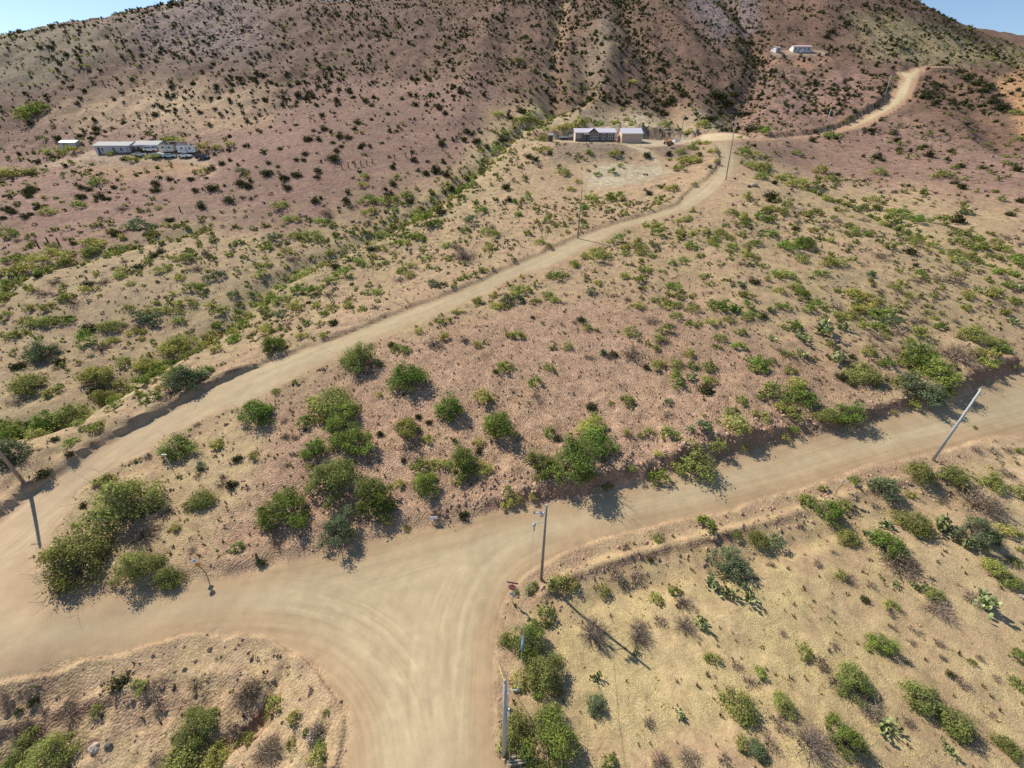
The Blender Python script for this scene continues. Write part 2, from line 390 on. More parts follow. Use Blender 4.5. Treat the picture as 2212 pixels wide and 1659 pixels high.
paint(sstep(195, 260, r_g + 25 * fbm(GX / 30, GY / 30, 5, 3)), MOUNT, .18, .7)
paint(zmask([(-200, 640), (-200, 300), (150, 250), (420, 232), (760, 160), (1090, 180), (1080, 300), (960, 400), (800, 470), (500, 520), (200, 600)], 9), MAUVE, .16, .7)
paint(zmask([(100, 250), (350, 170), (560, 190), (520, 240), (300, 270)], 12), TAN, .5, .3)
paint(zmask([(930, 400), (1040, 290), (1180, 230), (1250, 270), (1180, 330), (1100, 420), (980, 520), (800, 600), (700, 560), (820, 470)], 5), TAN, .75, .2)
paint(zmask([(1200, 240), (1480, 240), (1600, 250), (1560, 290), (1490, 300), (1200, 300)], 8), (.35, .27, .18), .3, .5)
paint(zmask([(1640, 310), (1800, 300), (1950, 250), (2230, 330), (2400, 480), (2230, 470), (1980, 410), (1700, 360)], 8), MAUVE, .2, .6)
paint(zmask([(1590, 300), (1640, 140), (1900, 140), (1930, 200), (1800, 270), (1660, 292)], 10), MAUVE, .15, .6)
paint(zmask([(1650, 370), (1980, 430), (2230, 520), (2230, 800), (2100, 830), (1960, 730), (1700, 560), (1560, 450)], 5), (.39, .27, .165), .55, .4)
paint(zmask([(1240, 530), (1480, 470), (1560, 430), (1700, 560), (1960, 760), (1800, 760), (1600, 640), (1400, 600)], 5), (.375, .257, .162), .45, .5)
paint(zmask([(130, 1280), (180, 1090), (480, 900), (700, 800), (1000, 680), (1300, 640), (1600, 720), (1850, 820), (1800, 920), (1500, 1000), (1200, 1080), (900, 1130), (500, 1230)], 2.5), PINK, .1, .95)
paint(zmask([(150, 1080), (330, 990), (480, 910), (560, 930), (520, 1060), (420, 1180), (420, 1250), (230, 1290), (150, 1200)], 2), (.43, .315, .185), .55, .5)
paint(zmask([(-100, 1010), (200, 860), (520, 740), (700, 660), (1000, 550), (1200, 500), (1200, 520), (980, 585), (700, 695), (480, 795), (250, 890), (0, 1060)], 2), (.385, .27, .175), .4, .6)
paint(zmask([(-100, 1000), (-100, 620), (300, 520), (700, 500), (900, 540), (700, 640), (450, 740), (200, 850)], 5), (.35, .25, .16), .4, .6)
paint(zmask([(1130, 1300), (1330, 1190), (1660, 1100), (2000, 1010), (2260, 990), (2300, 1700), (1090, 1700)], 1.2), (.43, .305, .17), .8, .12)
paint(zmask([(1220, 1330), (1500, 1270), (1800, 1290), (1860, 1400), (1700, 1560), (1400, 1660), (1250, 1600), (1200, 1450)], 2), STRAW, 1.0, .03)
paint(zmask([(1900, 1080), (2260, 1060), (2300, 1400), (2000, 1300)], 3), (.45, .32, .19), .5, .15)
for p in ([(1340, 1659), (1370, 1620), (1440, 1600), (1560, 1600), (1640, 1650), (1600, 1700), (1560, 1640), (1450, 1625), (1390, 1659), (1370, 1700)], [(1560, 1590), (1600, 1500), (1660, 1430), (1670, 1435), (1612, 1510), (1575, 1595)], [(1775, 1395), (1800, 1330), (1810, 1280), (1822, 1282), (1815, 1340), (1793, 1400)]):
    paint(zmask(p, .35), (.44, .30, .17), .12, .1)
paint(zmask([(-40, 1480), (230, 1430), (430, 1385), (580, 1390), (680, 1460), (740, 1560), (740, 1700), (-60, 1700)], 1.0), (.44, .315, .19), .55, .5)
paint(zmask([(0, 1540), (200, 1500), (420, 1500), (560, 1470), (560, 1560), (300, 1570), (0, 1620)], 1.0), (.32, .215, .14), .35, .8)
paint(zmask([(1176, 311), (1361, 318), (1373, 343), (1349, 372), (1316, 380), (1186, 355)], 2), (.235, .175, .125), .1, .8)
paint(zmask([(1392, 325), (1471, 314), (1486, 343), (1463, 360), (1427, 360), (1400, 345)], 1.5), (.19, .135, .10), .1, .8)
paint(zmask([(1370, 262), (1400, 258), (1450, 285), (1470, 300), (1380, 300), (1340, 290)], 2), GREYS, .1, .4)
paint(zmask([(1470, -20), (1560, -20), (1590, 60), (1540, 90)], 6), SCREE, 0, 1); paint(zmask([(1580, -20), (1630, -20), (1640, 60), (1600, 60)], 5), SCREE, 0, 1)
paint(zmask([(280, 30), (380, 10), (600, -10), (560, 120), (420, 130), (300, 90)], 12), (.24, .18, .155), .1, 1)
paint(zmask([(-140, 60), (60, 70), (240, 50), (270, 110), (120, 190), (-140, 230)], 10), (.175, .14, .10), .3, .5)
paint(zmask([(1840, 30), (2000, 60), (2260, 100), (2260, 160), (2000, 140), (1900, 130)], 10), (.27, .21, .125), .4, .4)
paint(zmask([(1195, 240), (1190, 100), (1200, -10), (1225, -10), (1212, 110), (1215, 235)], 3), (.40, .265, .16), .1, .6)
paint(zmask([(1260, 170), (1270, 80), (1310, 30), (1330, 60), (1300, 150), (1290, 200)], 5), (.21, .16, .115), .2, .6)
paint(zmask([(1650, 117), (1700, 118), (1800, 117), (1810, 132), (1740, 142), (1655, 130)], 3), REDB, 0, .3)
paint(zmask([(190, 345), (300, 350), (460, 352), (470, 372), (400, 385), (200, 372)], 3), (.33, .20, .125), .35, .6)
paint(zmask([(100, 338), (230, 332), (460, 336), (470, 352), (300, 352), (120, 350)], 2), (.34, .24, .165), .2, .3)
paint(zmask([(395, 258), (480, 240), (560, 240), (560, 262), (470, 275), (400, 290)], 5), (.37, .24, .15), .3, .4)
for k in ('orange', 'turnoff'): paint(zmask(PADW[k], 1.5), ORANGE if k == 'orange' else (.53, .38, .22), .05, .1)
paint(zmask(PADW['track'], 1.5), (.44, .28, .17), .05, .1)
green = np.zeros(n_v)
for line, w in ((GULLIES[2][0], 6), (GULLIES[3][0], 5), (GULLIES[4][0], 3), (GULLIES[1][0], 5)):
    m = np.where((GX > line[:, 0].min() - 15) & (GX < line[:, 0].max() + 15) & (GY > line[:, 1].min() - 15) & (GY < line[:, 1].max() + 15))[0]
    d, _, _ = seg_dist(wx[m], wy[m], line); green[m] = np.maximum(green[m], np.exp(-(d / w) ** 2))
paint(green * .6, OLIVE, .5, .3)
veg = sstep(-.1, .4, fbm(GX / 6, GY / 6, 611, 4)) * sstep(35, 60, r_g) * sstep(190, 120, r_g) * (1 - zmask([(130, 1290), (200, 1080), (480, 900), (1000, 680), (1300, 640), (1850, 820), (1800, 930), (1200, 1080), (550, 1240)], 3))
paint(veg * .4, (.29, .24, .13), .4, .3)
# bare cut faces: fresh soil wherever the land is steep beside a road or yard
dzr = np.gradient(GZ.reshape(NR, NA), axis=0) / np.gradient(RR)[:, None]
dza = np.gradient(GZ.reshape(NR, NA), axis=1) / (RR[:, None] * np.gradient(np.unwrap(AZ))[None])
slope = np.hypot(dzr, dza).ravel()
paint(sstep(.45, 1.0, slope) * sstep(0, .3, GSD) * sstep(9, 5, GSD) * (r_g < 240), REDB, .05, .7)
paint(zmask([(1380, 303), (1495, 303), (1500, 290), (1380, 288)], 2) * sstep(.3, .8, slope), (.17, .13, .095), 0, .4)  # cut face behind the yard painted darker, its shade put into the colour
paint(np.maximum(zmask(PADW['left'], 1.0), zmask(PADW['top'], 1.0)), (.37, .265, .18), .1, .1)
pad = np.zeros(n_v)
for k in ('house', 'lower', 'drive'): pad = np.maximum(pad, zmask(PADW[k], .9 if k != 'drive' else .6))
low_sd = np.minimum(sdist(GX, GY, ROAD_LOW), 50); up_sd = np.minimum(sdist(GX, GY, ROAD_UP), 50); hill_sd = np.minimum(sdist(GX, GY, HILL_POLY), 50)
edge = .35 * fbm(GX / 1.1, GY / 1.1, 61, 4) + .5 * fbm(GX / 5, GY / 5, 62, 2)
roadm = sstep(.45, -.45, np.minimum.reduce([low_sd, up_sd - .45, hill_sd]) + edge)
core = np.maximum(sstep(-.6, -3.2, low_sd + 1.2 * edge), sstep(.1, -1.0, up_sd + .6 * edge))
warm = sstep(-25, -60, GX) * sstep(60, 35, GY)
rc = np.array(SHOULD) * (1 - core[:, None]) + np.array(ROADC) * core[:, None]
rc = rc * (1 - .55 * warm[:, None]) + np.array((.50, .35, .225)) * .55 * warm[:, None]
hk = sstep(.5, -.5, hill_sd) * sstep(.5, 1.5, np.minimum(low_sd, up_sd)); rc = rc * (1 - hk[:, None]) + np.array((.46, .285, .165)) * hk[:, None]
hc = sstep(-1.9, -3.0, hill_sd); rc = rc * (1 - hc[:, None]) + np.array((.60, .48, .28)) * hc[:, None]
spots = sstep(.05, .40, fbm(GX / 3.2, GY / 3.2, 501, 4)) * (r_g < 70)
zone = zone * (1 - .4 * spots[:, None]) + np.array((.37, .25, .145)) * .4 * spots[:, None]; grass *= 1 - .6 * spots
rc = rc * (1 + .11 * fbm(GX / 2.6, GY / 2.6, 71, 4) + .07 * fbm(GX / .7, GY / .7, 72, 3))[:, None]
zone = zone * (1 - roadm[:, None]) + rc * roadm[:, None]
def tz(l): return wl([((750 + x / 2.947) * .73733, (1687 + y / 2.947) * .73733) for x, y in l])
for l, wd, am in [([(600, 560), (680, 650), (930, 820), (1130, 1100), (1290, 1320), (1360, 1640)], .20, .09), ([(700, 520), (950, 700), (1140, 800), (1290, 1000), (1410, 1200), (1470, 1640)], .20, .08), ([(1180, 650), (1300, 625), (1420, 590), (1520, 550)], .16, .12),
                  ([(1220, 660), (1320, 715), (1400, 720), (1480, 700)], .16, .12), ([(1640, 100), (1560, 350), (1530, 600), (1540, 1000), (1560, 1400), (1570, 1650)], .22, .08), ([(1700, 100), (1620, 400), (1600, 700), (1590, 1000), (1600, 1650)], .22, .09),
                  ([(1800, 300), (1750, 700), (1730, 1300), (1760, 1650)], .2, .08), ([(1100, 1350), (1130, 1450), (1170, 1650)], .25, .09), ([(1500, 500), (1480, 900), (1530, 1300), (1550, 1650)], .14, -.10), ([(0, 120), (400, 150), (800, 260), (1100, 450), (1300, 620)], .22, .07),
                  ([(0, 260), (300, 280), (700, 420), (1000, 640)], .2, .07), ([(960, 330), (1150, 480), (1350, 640), (1430, 680)], .16, -.07), ([(0, 130), (300, 110), (700, 130), (1000, 230)], .18, -.06)]:
    q_ = tz(l); m_ = np.where((roadm > .5) & (r_g < 40))[0]; d_, _, p_ = seg_dist(GX[m_], GY[m_], q_); e_ = sstep(0, 2, p_) * sstep(0, 2, len(q_) - 1 - p_)
    for o_ in (0.0, 1.55): zone[m_] *= (1 + am * e_ * np.exp(-((d_ - o_) / wd) ** 2) * (.6 + .6 * vnoise(GX[m_] * 1.5, GY[m_] * 1.5, 9)))[:, None]
zone = zone * (1 - pad[:, None]) + np.array(GREYS) * pad[:, None]
soft = np.maximum(roadm, pad * .8)
grass *= 1 - soft; stone *= 1 - soft * .95
big = 1 + .16 * fbm(GX / 14, GY / 14, 201, 3) + .10 * fbm(GX / 45, GY / 45, 207, 2)
zone = zone * np.where(soft > .5, 1 + (big - 1) * .3, big)[:, None]
# wheel paths: distance across and along three lines of travel
GUIDES = [wl([(-300, 1290), (0, 1290), (300, 1330), (560, 1310), (760, 1350), (880, 1470), (930, 1660)]), wl([(975, 1659), (985, 1480), (1010, 1310), (1080, 1200), (1220, 1130), (1500, 1065), (1800, 985), (2212, 870)]),
          wl([(-200, 1300), (20, 1180), (120, 1090), (350, 915), (553, 815), (803, 713), (1053, 610), (1246, 525), (1418, 467), (1500, 430), (1560, 375), (1572, 320)]), wl([(-100, 1310), (300, 1300), (620, 1262), (900, 1190), (1120, 1125), (1300, 1095)])]
trk = np.zeros((n_v, 3))
m = np.where(roadm > .02)[0]
bd = np.full(len(m), 1e9); bd2 = bd.copy()
for k, gl in enumerate(GUIDES):
    d, side, pos = seg_dist(GX[m], GY[m], gl); cum = np.r_[0, np.cumsum(np.hypot(*np.diff(gl[:, :2], axis=0).T))]
    t = d < bd; bd2 = np.where(t, bd, np.minimum(bd2, d)); idx = m[t]
    trk[idx, 0] = (np.sign(side) * d)[t] + 40 * k; trk[idx, 1] = np.interp(pos, np.arange(len(gl)), cum)[t]; bd[t] = d[t]
trk[m, 2] = sstep(9, 4, bd) * sstep(0.0, 3.0, bd2 - bd)

gm = bpy.data.materials.new('ground_dirt'); gm.use_nodes = True
nt = gm.node_tree; N = nt.nodes; L = nt.links; bs = N['Principled BSDF']
def nd(t, **kw):
    n = N.new(t)
    for k, v in kw.items():
        if k in n.inputs.keys(): n.inputs[k].default_value = v
        else: setattr(n, k, v)
    return n
def attr(name): return nd('ShaderNodeAttribute', attribute_name=name)
def math_(op, a, b=None, clamp=False):
    n = nd('ShaderNodeMath', operation=op, use_clamp=clamp)
    for i, v in enumerate((a, b)):
        if v is None: continue
        if isinstance(v, (int, float)): n.inputs[i].default_value = v
        else: L.new(v, n.inputs[i])
    return n.outputs[0]
def maprange(v, a, b, c, d):
    n = nd('ShaderNodeMapRange'); L.new(v, n.inputs[0])
    for i, x in enumerate((a, b, c, d)): n.inputs[i + 1].default_value = x
    return n.outputs[0]
def mixc(f, a, b, mode='MIX'):
    n = nd('ShaderNodeMix', data_type='RGBA', blend_type=mode)
    for i, v in ((0, f), (6, a), (7, b)):
        if isinstance(v, (int, float)): n.inputs[i].default_value = v
        elif isinstance(v, tuple): n.inputs[i].default_value = (*v, 1)
        else: L.new(v, n.inputs[i])
    return n.outputs[2]
tc = nd('ShaderNodeTexCoord').outputs['Object']
def noise(scale, detail=4, vec=None, rough=.55):
    n = nd('ShaderNodeTexNoise', Scale=scale, Detail=detail, Roughness=rough); L.new(vec or tc, n.inputs['Vector']); return n.outputs[0]
zc, mk, tk = attr('zone'), attr('mask'), attr('track')
sep = nd('ShaderNodeSeparateColor'); L.new(mk.outputs['Color'], sep.inputs[0])
m_road, m_stone, m_grass = sep.outputs
n_mid, n_fine = noise(.75, 8, rough=.72), noise(5.0, 5, rough=.7)
c = mixc(1.0, zc.outputs['Color'], mixc(1.0, (.9, .9, .9), (1, 1, 1)), 'MULTIPLY')
vary = math_('MULTIPLY', maprange(n_mid, .32, .68, .66, 1.30), maprange(n_fine, .25, .75, .74, 1.26))
n_far = math_('MULTIPLY', maprange(noise(.9, 7, rough=.85), .36, .64, .55, 1.5), maprange(noise(.22, 4, rough=.7), .3, .7, .82, 1.2))
vary = math_('MULTIPLY', vary, math_('ADD', math_('MULTIPLY', math_('SUBTRACT', n_far, 1.0), mk.outputs['Alpha']), 1.0))
vary = math_('ADD', math_('MULTIPLY', math_('SUBTRACT', vary, 1.0), maprange(m_road, 0, 1, 1, .22)), 1.0)
cv = nd('ShaderNodeCombineColor'); [L.new(vary, cv.inputs[i]) for i in range(3)]
c = mixc(1.0, c, cv.outputs[0], 'MULTIPLY')
# straw lying in patches
g1 = math_('ADD', math_('MULTIPLY', noise(.55, 5, rough=.65), 1.2), math_('MULTIPLY', noise(8.0, 4, rough=.75), 1.3))
gf = math_('MULTIPLY', maprange(g1, 1.12, 1.42, 0, 1), m_grass, True)
c = mixc(math_('MULTIPLY', gf, .9), c, (.66, .52, .245))
g2 = maprange(noise(2.2, 6, rough=.7), .56, .70, 0, 1)
c = mixc(math_('MULTIPLY', math_('MULTIPLY', g2, m_grass), .5), c, (.28, .195, .105))
# stones: each cell its own shade
vo = nd('ShaderNodeTexVoronoi', Scale=5.5, Randomness=1.0); L.new(tc, vo.inputs['Vector'])
vs = nd('ShaderNodeSeparateColor'); L.new(vo.outputs['Color'], vs.inputs[0])
sf = math_('MULTIPLY', maprange(vs.outputs[0], .25, .6, 0, 1), m_stone, True)
sc = nd('ShaderNodeValToRGB'); L.new(vs.outputs[1], sc.inputs[0])
sc.color_ramp.elements[0].color, sc.color_ramp.elements[1].color = (.62, .55, .53, 1), (1.42, 1.36, 1.32, 1)
c = mixc(sf, c, mixc(1.0, c, sc.outputs[0], 'MULTIPLY'))
# wheel paths on the roads
ts = nd('ShaderNodeSeparateXYZ'); L.new(tk.outputs['Vector'], ts.inputs[0])
tv = nd('ShaderNodeCombineXYZ'); L.new(math_('MULTIPLY', ts.outputs[0], 2.3), tv.inputs[0]); L.new(math_('MULTIPLY', ts.outputs[1], .035), tv.inputs[1])
st1 = noise(1.0, 5, tv.outputs[0], .6)
tv2 = nd('ShaderNodeCombineXYZ'); L.new(math_('MULTIPLY', ts.outputs[0], .42), tv2.inputs[0]); L.new(math_('MULTIPLY', ts.outputs[1], .02), tv2.inputs[1])
st2 = noise(1.0, 2, tv2.outputs[0], .5)
sk = math_('MULTIPLY', math_('ADD', maprange(st1, .35, .68, -.10, .08), maprange(st2, .35, .65, -.04, .05)), math_('MULTIPLY', m_road, ts.outputs[2]))
cs = nd('ShaderNodeCombineColor'); sk1 = math_('ADD', sk, 1.0); L.new(sk1, cs.inputs[0]); L.new(math_('ADD', math_('MULTIPLY', sk, 1.15), 1.0), cs.inputs[1]); L.new(math_('ADD', math_('MULTIPLY', sk, 1.35), 1.0), cs.inputs[2])
c = mixc(1.0, c, cs.outputs[0], 'MULTIPLY')
peb = maprange(noise(16.0, 2), .66, .74, 0, 1)
c = mixc(math_('MULTIPLY', peb, math_('MULTIPLY', m_road, .25)), c, (.33, .24, .16))
L.new(c, bs.inputs['Base Color']); bs.inputs['Roughness'].default_value = .95
bs.inputs['Specular IOR Level'].default_value = .15
hh = math_('ADD', math_('MULTIPLY', n_fine, .06), math_('MULTIPLY', math_('MULTIPLY', math_('SUBTRACT', .6, vo.outputs['Distance']), .16), m_stone))
hh = math_('ADD', hh, math_('MULTIPLY', math_('MULTIPLY', gf, noise(14.0, 2)), .12))
hh = math_('MULTIPLY', hh, maprange(m_road, 0, 1, 1, .12))
bp = nd('ShaderNodeBump', Strength=.8, Distance=1.0); L.new(hh, bp.inputs['Height']); L.new(bp.outputs[0], bs.inputs['Normal'])

# one sheet, split along the road edges into the open ground and the roads
fm = (roadm > .5)[QUADS].mean(1) > .5
ROADF, LANDF = QUADS[fm], QUADS[~fm]
mask_a = np.c_[roadm, stone.clip(0, 1), grass.clip(0, 1), sstep(90, 210, r_g)].astype(np.float32)
zone_a = np.c_[zone, np.ones(n_v)].astype(np.float32)
def sheet(name, faces):
    used = np.zeros(n_v, bool); used[faces.ravel()] = True
    re = np.cumsum(used) - 1
    me = np_mesh(name, GV[used], re[faces], [gm], smooth=True)
    for nm, a in (('zone', zone_a), ('mask', mask_a)):
        at = me.color_attributes.new(nm, 'FLOAT_COLOR', 'POINT'); at.data.foreach_set('color', a[used].ravel())
    at = me.attributes.new('track', 'FLOAT_VECTOR', 'POINT'); at.data.foreach_set('vector', trk[used].astype(np.float32).ravel())
    return prop(link(bpy.data.objects.new(name, me)), kind='structure')
upf = np.minimum(low_sd, 50)[ROADF].mean(1) > .3
ground = sheet('ground', LANDF)
road = sheet('dirt_road', ROADF[~upf])
hill_road = sheet('hill_road', ROADF[upf])
tris = np.r_[QUADS[:, :3], QUADS[:, [0, 2, 3]]]
BVH = BVHTree.FromPolygons([tuple(v) for v in GV.tolist()], QUADS.tolist())
def ground_at(x, y):
    h = BVH.ray_cast(Vector((x, y, 900)), Vector((0, 0, -1)))
    return h[0].z if h[0] else 0.0
CF = Vector((0, CP, -SP))
def spot(u, v):
    """the place on the land at bearing u, v: position and distance along the view axis"""
    a, f, w = ray(u, v); d = Vector((float(a), float(f), float(w))).normalized()
    h = BVH.ray_cast(Vector((0, 0, CAM_H)), d)
    p = h[0] if h[0] else Vector(locate([(u, v)])[0])
    return p, (p - Vector((0, 0, CAM_H))).dot(CF)
def to_frame(x, y, z):
    z = z - CAM_H; dep = y * CP - z * SP; up = y * SP + z * CP
    return 1106 + FOC * x / dep, 829.5 - FOC * up / dep, dep
GZZ = GZ.reshape(NR, NA)
AZU = np.where(AZ < -0.001 + AZ[0], AZ + 2 * math.pi, AZ)
SKYL = np.maximum.accumulate((GZZ - CAM_H) / RR[:, None], axis=0)      # how steeply the land before each place cuts the view
def seen(x, y, z, up):
    r = np.hypot(x, y); i = np.clip(np.searchsorted(RR, r) - 2, 0, NR - 1); j = np.clip(np.rint(np.interp(np.arctan2(x, y), AZ[:720], np.arange(720))).astype(int), 0, 719)
    return (z + up - CAM_H) / r > SKYL[i, j] - .001
def ground_many(x, y):
    """bilinear height from the rings, for many places at once (in front of the camera)"""
    r = np.hypot(x, y); a = np.arctan2(x, y)
    fi = np.interp(r, RR, np.arange(NR)); fj = np.interp(a, AZ[:720], np.arange(720))
    i, j = np.minimum(fi.astype(int), NR - 2), np.minimum(fj.astype(int), 718); p, q = fi - i, fj - j
    def bl(F): return F[i, j] * (1 - p) * (1 - q) + F[i + 1, j] * p * (1 - q) + F[i, j + 1] * (1 - p) * q + F[i + 1, j + 1] * p * q
    return bl(GZZ), bl(GSD.reshape(NR, NA)), bl(stone.reshape(NR, NA)), bl(grass.reshape(NR, NA)), bl(soft.reshape(NR, NA))
# ------------------------------------------------------------------ plants: shapes
def leaf_mat(name, col, spread=.35, trans=.25):
    m = bpy.data.materials.new(name); m.use_nodes = True; t = m.node_tree; t.nodes.clear()
    o = t.nodes.new('ShaderNodeOutputMaterial'); d = t.nodes.new('ShaderNodeBsdfDiffuse'); tr = t.nodes.new('ShaderNodeBsdfTranslucent'); mx = t.nodes.new('ShaderNodeMixShader')
    mx.inputs[0].default_value = trans
    g = t.nodes.new('ShaderNodeNewGeometry'); oi = t.nodes.new('ShaderNodeObjectInfo')
    rp = t.nodes.new('ShaderNodeValToRGB'); a, b = rp.color_ramp.elements[0], rp.color_ramp.elements[1]
    a.color = (*[c * (1 - spread) for c in col], 1); b.color = (min(1, col[0] * (1 + spread * 1.25)), min(1, col[1] * (1 + spread)), col[2] * (1 + spread * .7), 1)
    t.links.new(g.outputs['Random Per Island'], rp.inputs[0])
    hs = t.nodes.new('ShaderNodeHueSaturation'); t.links.new(rp.outputs[0], hs.inputs['Color'])
    mr = t.nodes.new('ShaderNodeMapRange'); mr.inputs[3].default_value, mr.inputs[4].default_value = .80, 1.22; t.links.new(oi.outputs['Random'], mr.inputs[0]); t.links.new(mr.outputs[0], hs.inputs['Value'])
    m2 = t.nodes.new('ShaderNodeMapRange'); m2.inputs[3].default_value, m2.inputs[4].default_value = .485, .515
    f = t.nodes.new('ShaderNodeMath'); f.operation = 'FRACT'; q = t.nodes.new('ShaderNodeMath'); q.operation = 'MULTIPLY'; q.inputs[1].default_value = 7.31
    t.links.new(oi.outputs['Random'], q.inputs[0]); t.links.new(q.outputs[0], f.inputs[0]); t.links.new(f.outputs[0], m2.inputs[0]); t.links.new(m2.outputs[0], hs.inputs['Hue'])
    nz = t.nodes.new('ShaderNodeTexNoise'); nz.inputs['Scale'].default_value = .3; nz.inputs['Detail'].default_value = 2; t.links.new(g.outputs['Position'], nz.inputs['Vector'])
    m3 = t.nodes.new('ShaderNodeMapRange'); m3.inputs[1].default_value, m3.inputs[2].default_value, m3.inputs[3].default_value, m3.inputs[4].default_value = .3, .7, .75, 1.25; t.links.new(nz.outputs[0], m3.inputs[0])
    vm = t.nodes.new('ShaderNodeMath'); vm.operation = 'MULTIPLY'; t.links.new(mr.outputs[0], vm.inputs[0]); t.links.new(m3.outputs[0], vm.inputs[1]); t.links.new(vm.outputs[0], hs.inputs['Value'])
    for n in (d, tr): t.links.new(hs.outputs[0], n.inputs['Color'])
    t.links.new(d.outputs[0], mx.inputs[1]); t.links.new(tr.outputs[0], mx.inputs[2]); t.links.new(mx.outputs[0], o.inputs[0])
    return m
LEAF = {'G': leaf_mat('leaf_green', (.235, .315, .078), trans=.42), 'O': leaf_mat('leaf_olive', (.31, .345, .115), trans=.42), 'Y': leaf_mat('leaf_yellow_green', (.40, .41, .125), trans=.42),
        'D': leaf_mat('leaf_dark_green', (.082, .09, .042), .55), 'B': leaf_mat('leaf_grey_green', (.20, .25, .135), trans=.38), 'X': leaf_mat('twig_grey', (.27, .215, .165), .3, .1),
        'P': leaf_mat('cactus_pad', (.27, .315, .145), .45, .05), 'A': leaf_mat('agave_leaf', (.17, .22, .13), .25, .1)}
BARK = mat_basic('bark', (.20, .16, .125), .9, .25, 6)
DEADW = mat_basic('dead_wood', (.215, .165, .13), .9, .25, 6)

def rand_dirs(rng, n):
    v = rng.normal(size=(n, 3)); return v / np.linalg.norm(v, axis=1)[:, None]
def cards(rng, c, nrm, size, ratio=.6):
    """small kite-shaped leaves at c facing nrm"""
    n = len(c); t = np.cross(nrm, rand_dirs(rng, n)); t /= np.linalg.norm(t, axis=1)[:, None] + 1e-9
    b = np.cross(nrm, t); s = (size * rng.uniform(.6, 1.35, n))[:, None]
    v = np.stack([c - t * s, c - b * s * ratio, c + t * s, c + b * s * ratio], 1).reshape(-1, 3)
    return v, np.arange(n * 4).reshape(n, 4)
def tubes(rng, A, B, r0, r1):
    """three-sided twigs from A to B"""
    n = len(A); d = B - A; d /= np.linalg.norm(d, axis=1)[:, None] + 1e-9
    u = np.cross(d, rand_dirs(rng, n)); u /= np.linalg.norm(u, axis=1)[:, None] + 1e-9; w = np.cross(d, u); vs = []
    for P, r in ((A, r0), (B, r1)):
        for k in range(3):
            an = 2 * math.pi * k / 3; vs.append(P + (u * math.cos(an) + w * math.sin(an)) * (r if np.isscalar(r) else r[:, None]))
    v = np.stack(vs, 1).reshape(-1, 3); i = np.arange(n)[:, None] * 6
    return v, np.concatenate([i + np.array([[k, (k + 1) % 3, 3 + (k + 1) % 3, 3 + k]]) for k in range(3)])
def join(parts):
    vs, fs, o = [], [], 0
    for v, f in parts: vs.append(v); fs.append(f + o); o += len(v)
    return np.concatenate(vs), np.concatenate(fs)
def crown(seed, nc, nl, leaf, h, airy=.5, low=.08, lob=.20, up=.35, asym=.28, rr_=(.52, .86)):
    """leaf clumps over an uneven dome one unit wide and h tall; returns leaves and clump centres"""
    rng = np.random.default_rng(seed)
    th = rng.uniform(0, 2 * math.pi, nc); cz = rng.uniform(-.05, 1, nc); rr = rng.uniform(*rr_, nc)
    ph = rng.uniform(0, 6.28, 3); lobes = 1 + asym * (np.sin(th * 2 + ph[0]) * .5 + np.sin(th * 3 + ph[1]) * .5) + rng.normal(0, .07, nc)
    s = np.sqrt(np.maximum(0, 1 - cz.clip(0) ** 2)); c = np.c_[.5 * rr * lobes * s * np.cos(th), .5 * rr * lobes * s * np.sin(th), low * h + (h * .82 * cz.clip(0) * rr * 1.15 * (1 + .25 * np.sin(th + ph[2]))).clip(0)]
    k = rng.integers(0, nc, nl); cr = rng.uniform(.55, 1.35, nc)[k]
    off = rng.normal(size=(nl, 3)); off /= (np.linalg.norm(off, axis=1)[:, None] + 1e-9); off *= (rng.uniform(0, 1, nl) ** airy)[:, None] * lob * cr[:, None]; off[:, 2] *= .72
    p = c[k] + off; p[:, 2] = np.maximum(p[:, 2], .015)
    out = off / (lob) + (p - (0, 0, h * .25)) * .8 + (0, 0, up); out += rng.normal(0, .55, (nl, 3)); out /= np.linalg.norm(out, axis=1)[:, None] + 1e-9
    return cards(rng, p, out, np.full(nl, leaf)), c
def stems(seed, c, n, r=.016):
    rng = np.random.default_rng(seed + 5); k = rng.permutation(len(c))[:n]; e = c[k]; b = np.c_[rng.normal(0, .025, (len(k), 2)), np.full(len(k), -.06)]
    m = b + (e - b) * rng.uniform(.35, .6, (len(k), 1)) + rng.normal(0, .03, (len(k), 3)); m[:, 2] += .04
    return join([tubes(rng, b, m, r, r * .7), tubes(rng, m, e, r * .7, r * .25)])
def twigs(seed, n, h, r=.006, sub=3):
    """a leafless bush: forking twigs rising from one point"""
    rng = np.random.default_rng(seed); d = rng.normal(size=(n, 3)); d[:, 2] = np.abs(d[:, 2]) * .9 + .25; d /= np.linalg.norm(d, axis=1)[:, None]
    L = rng.uniform(.28, .55, n)[:, None]; b = np.c_[rng.normal(0, .05, (n, 2)), np.full(n, -.03)]; sc = np.array([1, 1, h * 1.35])
    m = b + d * L * .5 * sc; e = b + d * L * sc + rng.normal(0, .05, (n, 3)); parts = [tubes(rng, b, m, r * 1.6, r), tubes(rng, m, e, r, r * .5)]
    for q in range(sub):
        t = rng.uniform(.3, 1, (n, 1)); a = m + (e - m) * t; f = a + (d * .5 + rng.normal(0, .55, (n, 3))) * rng.uniform(.08, .24, (n, 1)) * sc; f[:, 2] = np.maximum(f[:, 2], .01)
        parts.append(tubes(rng, a, f, r * .7, r * .3))
    return join(parts)
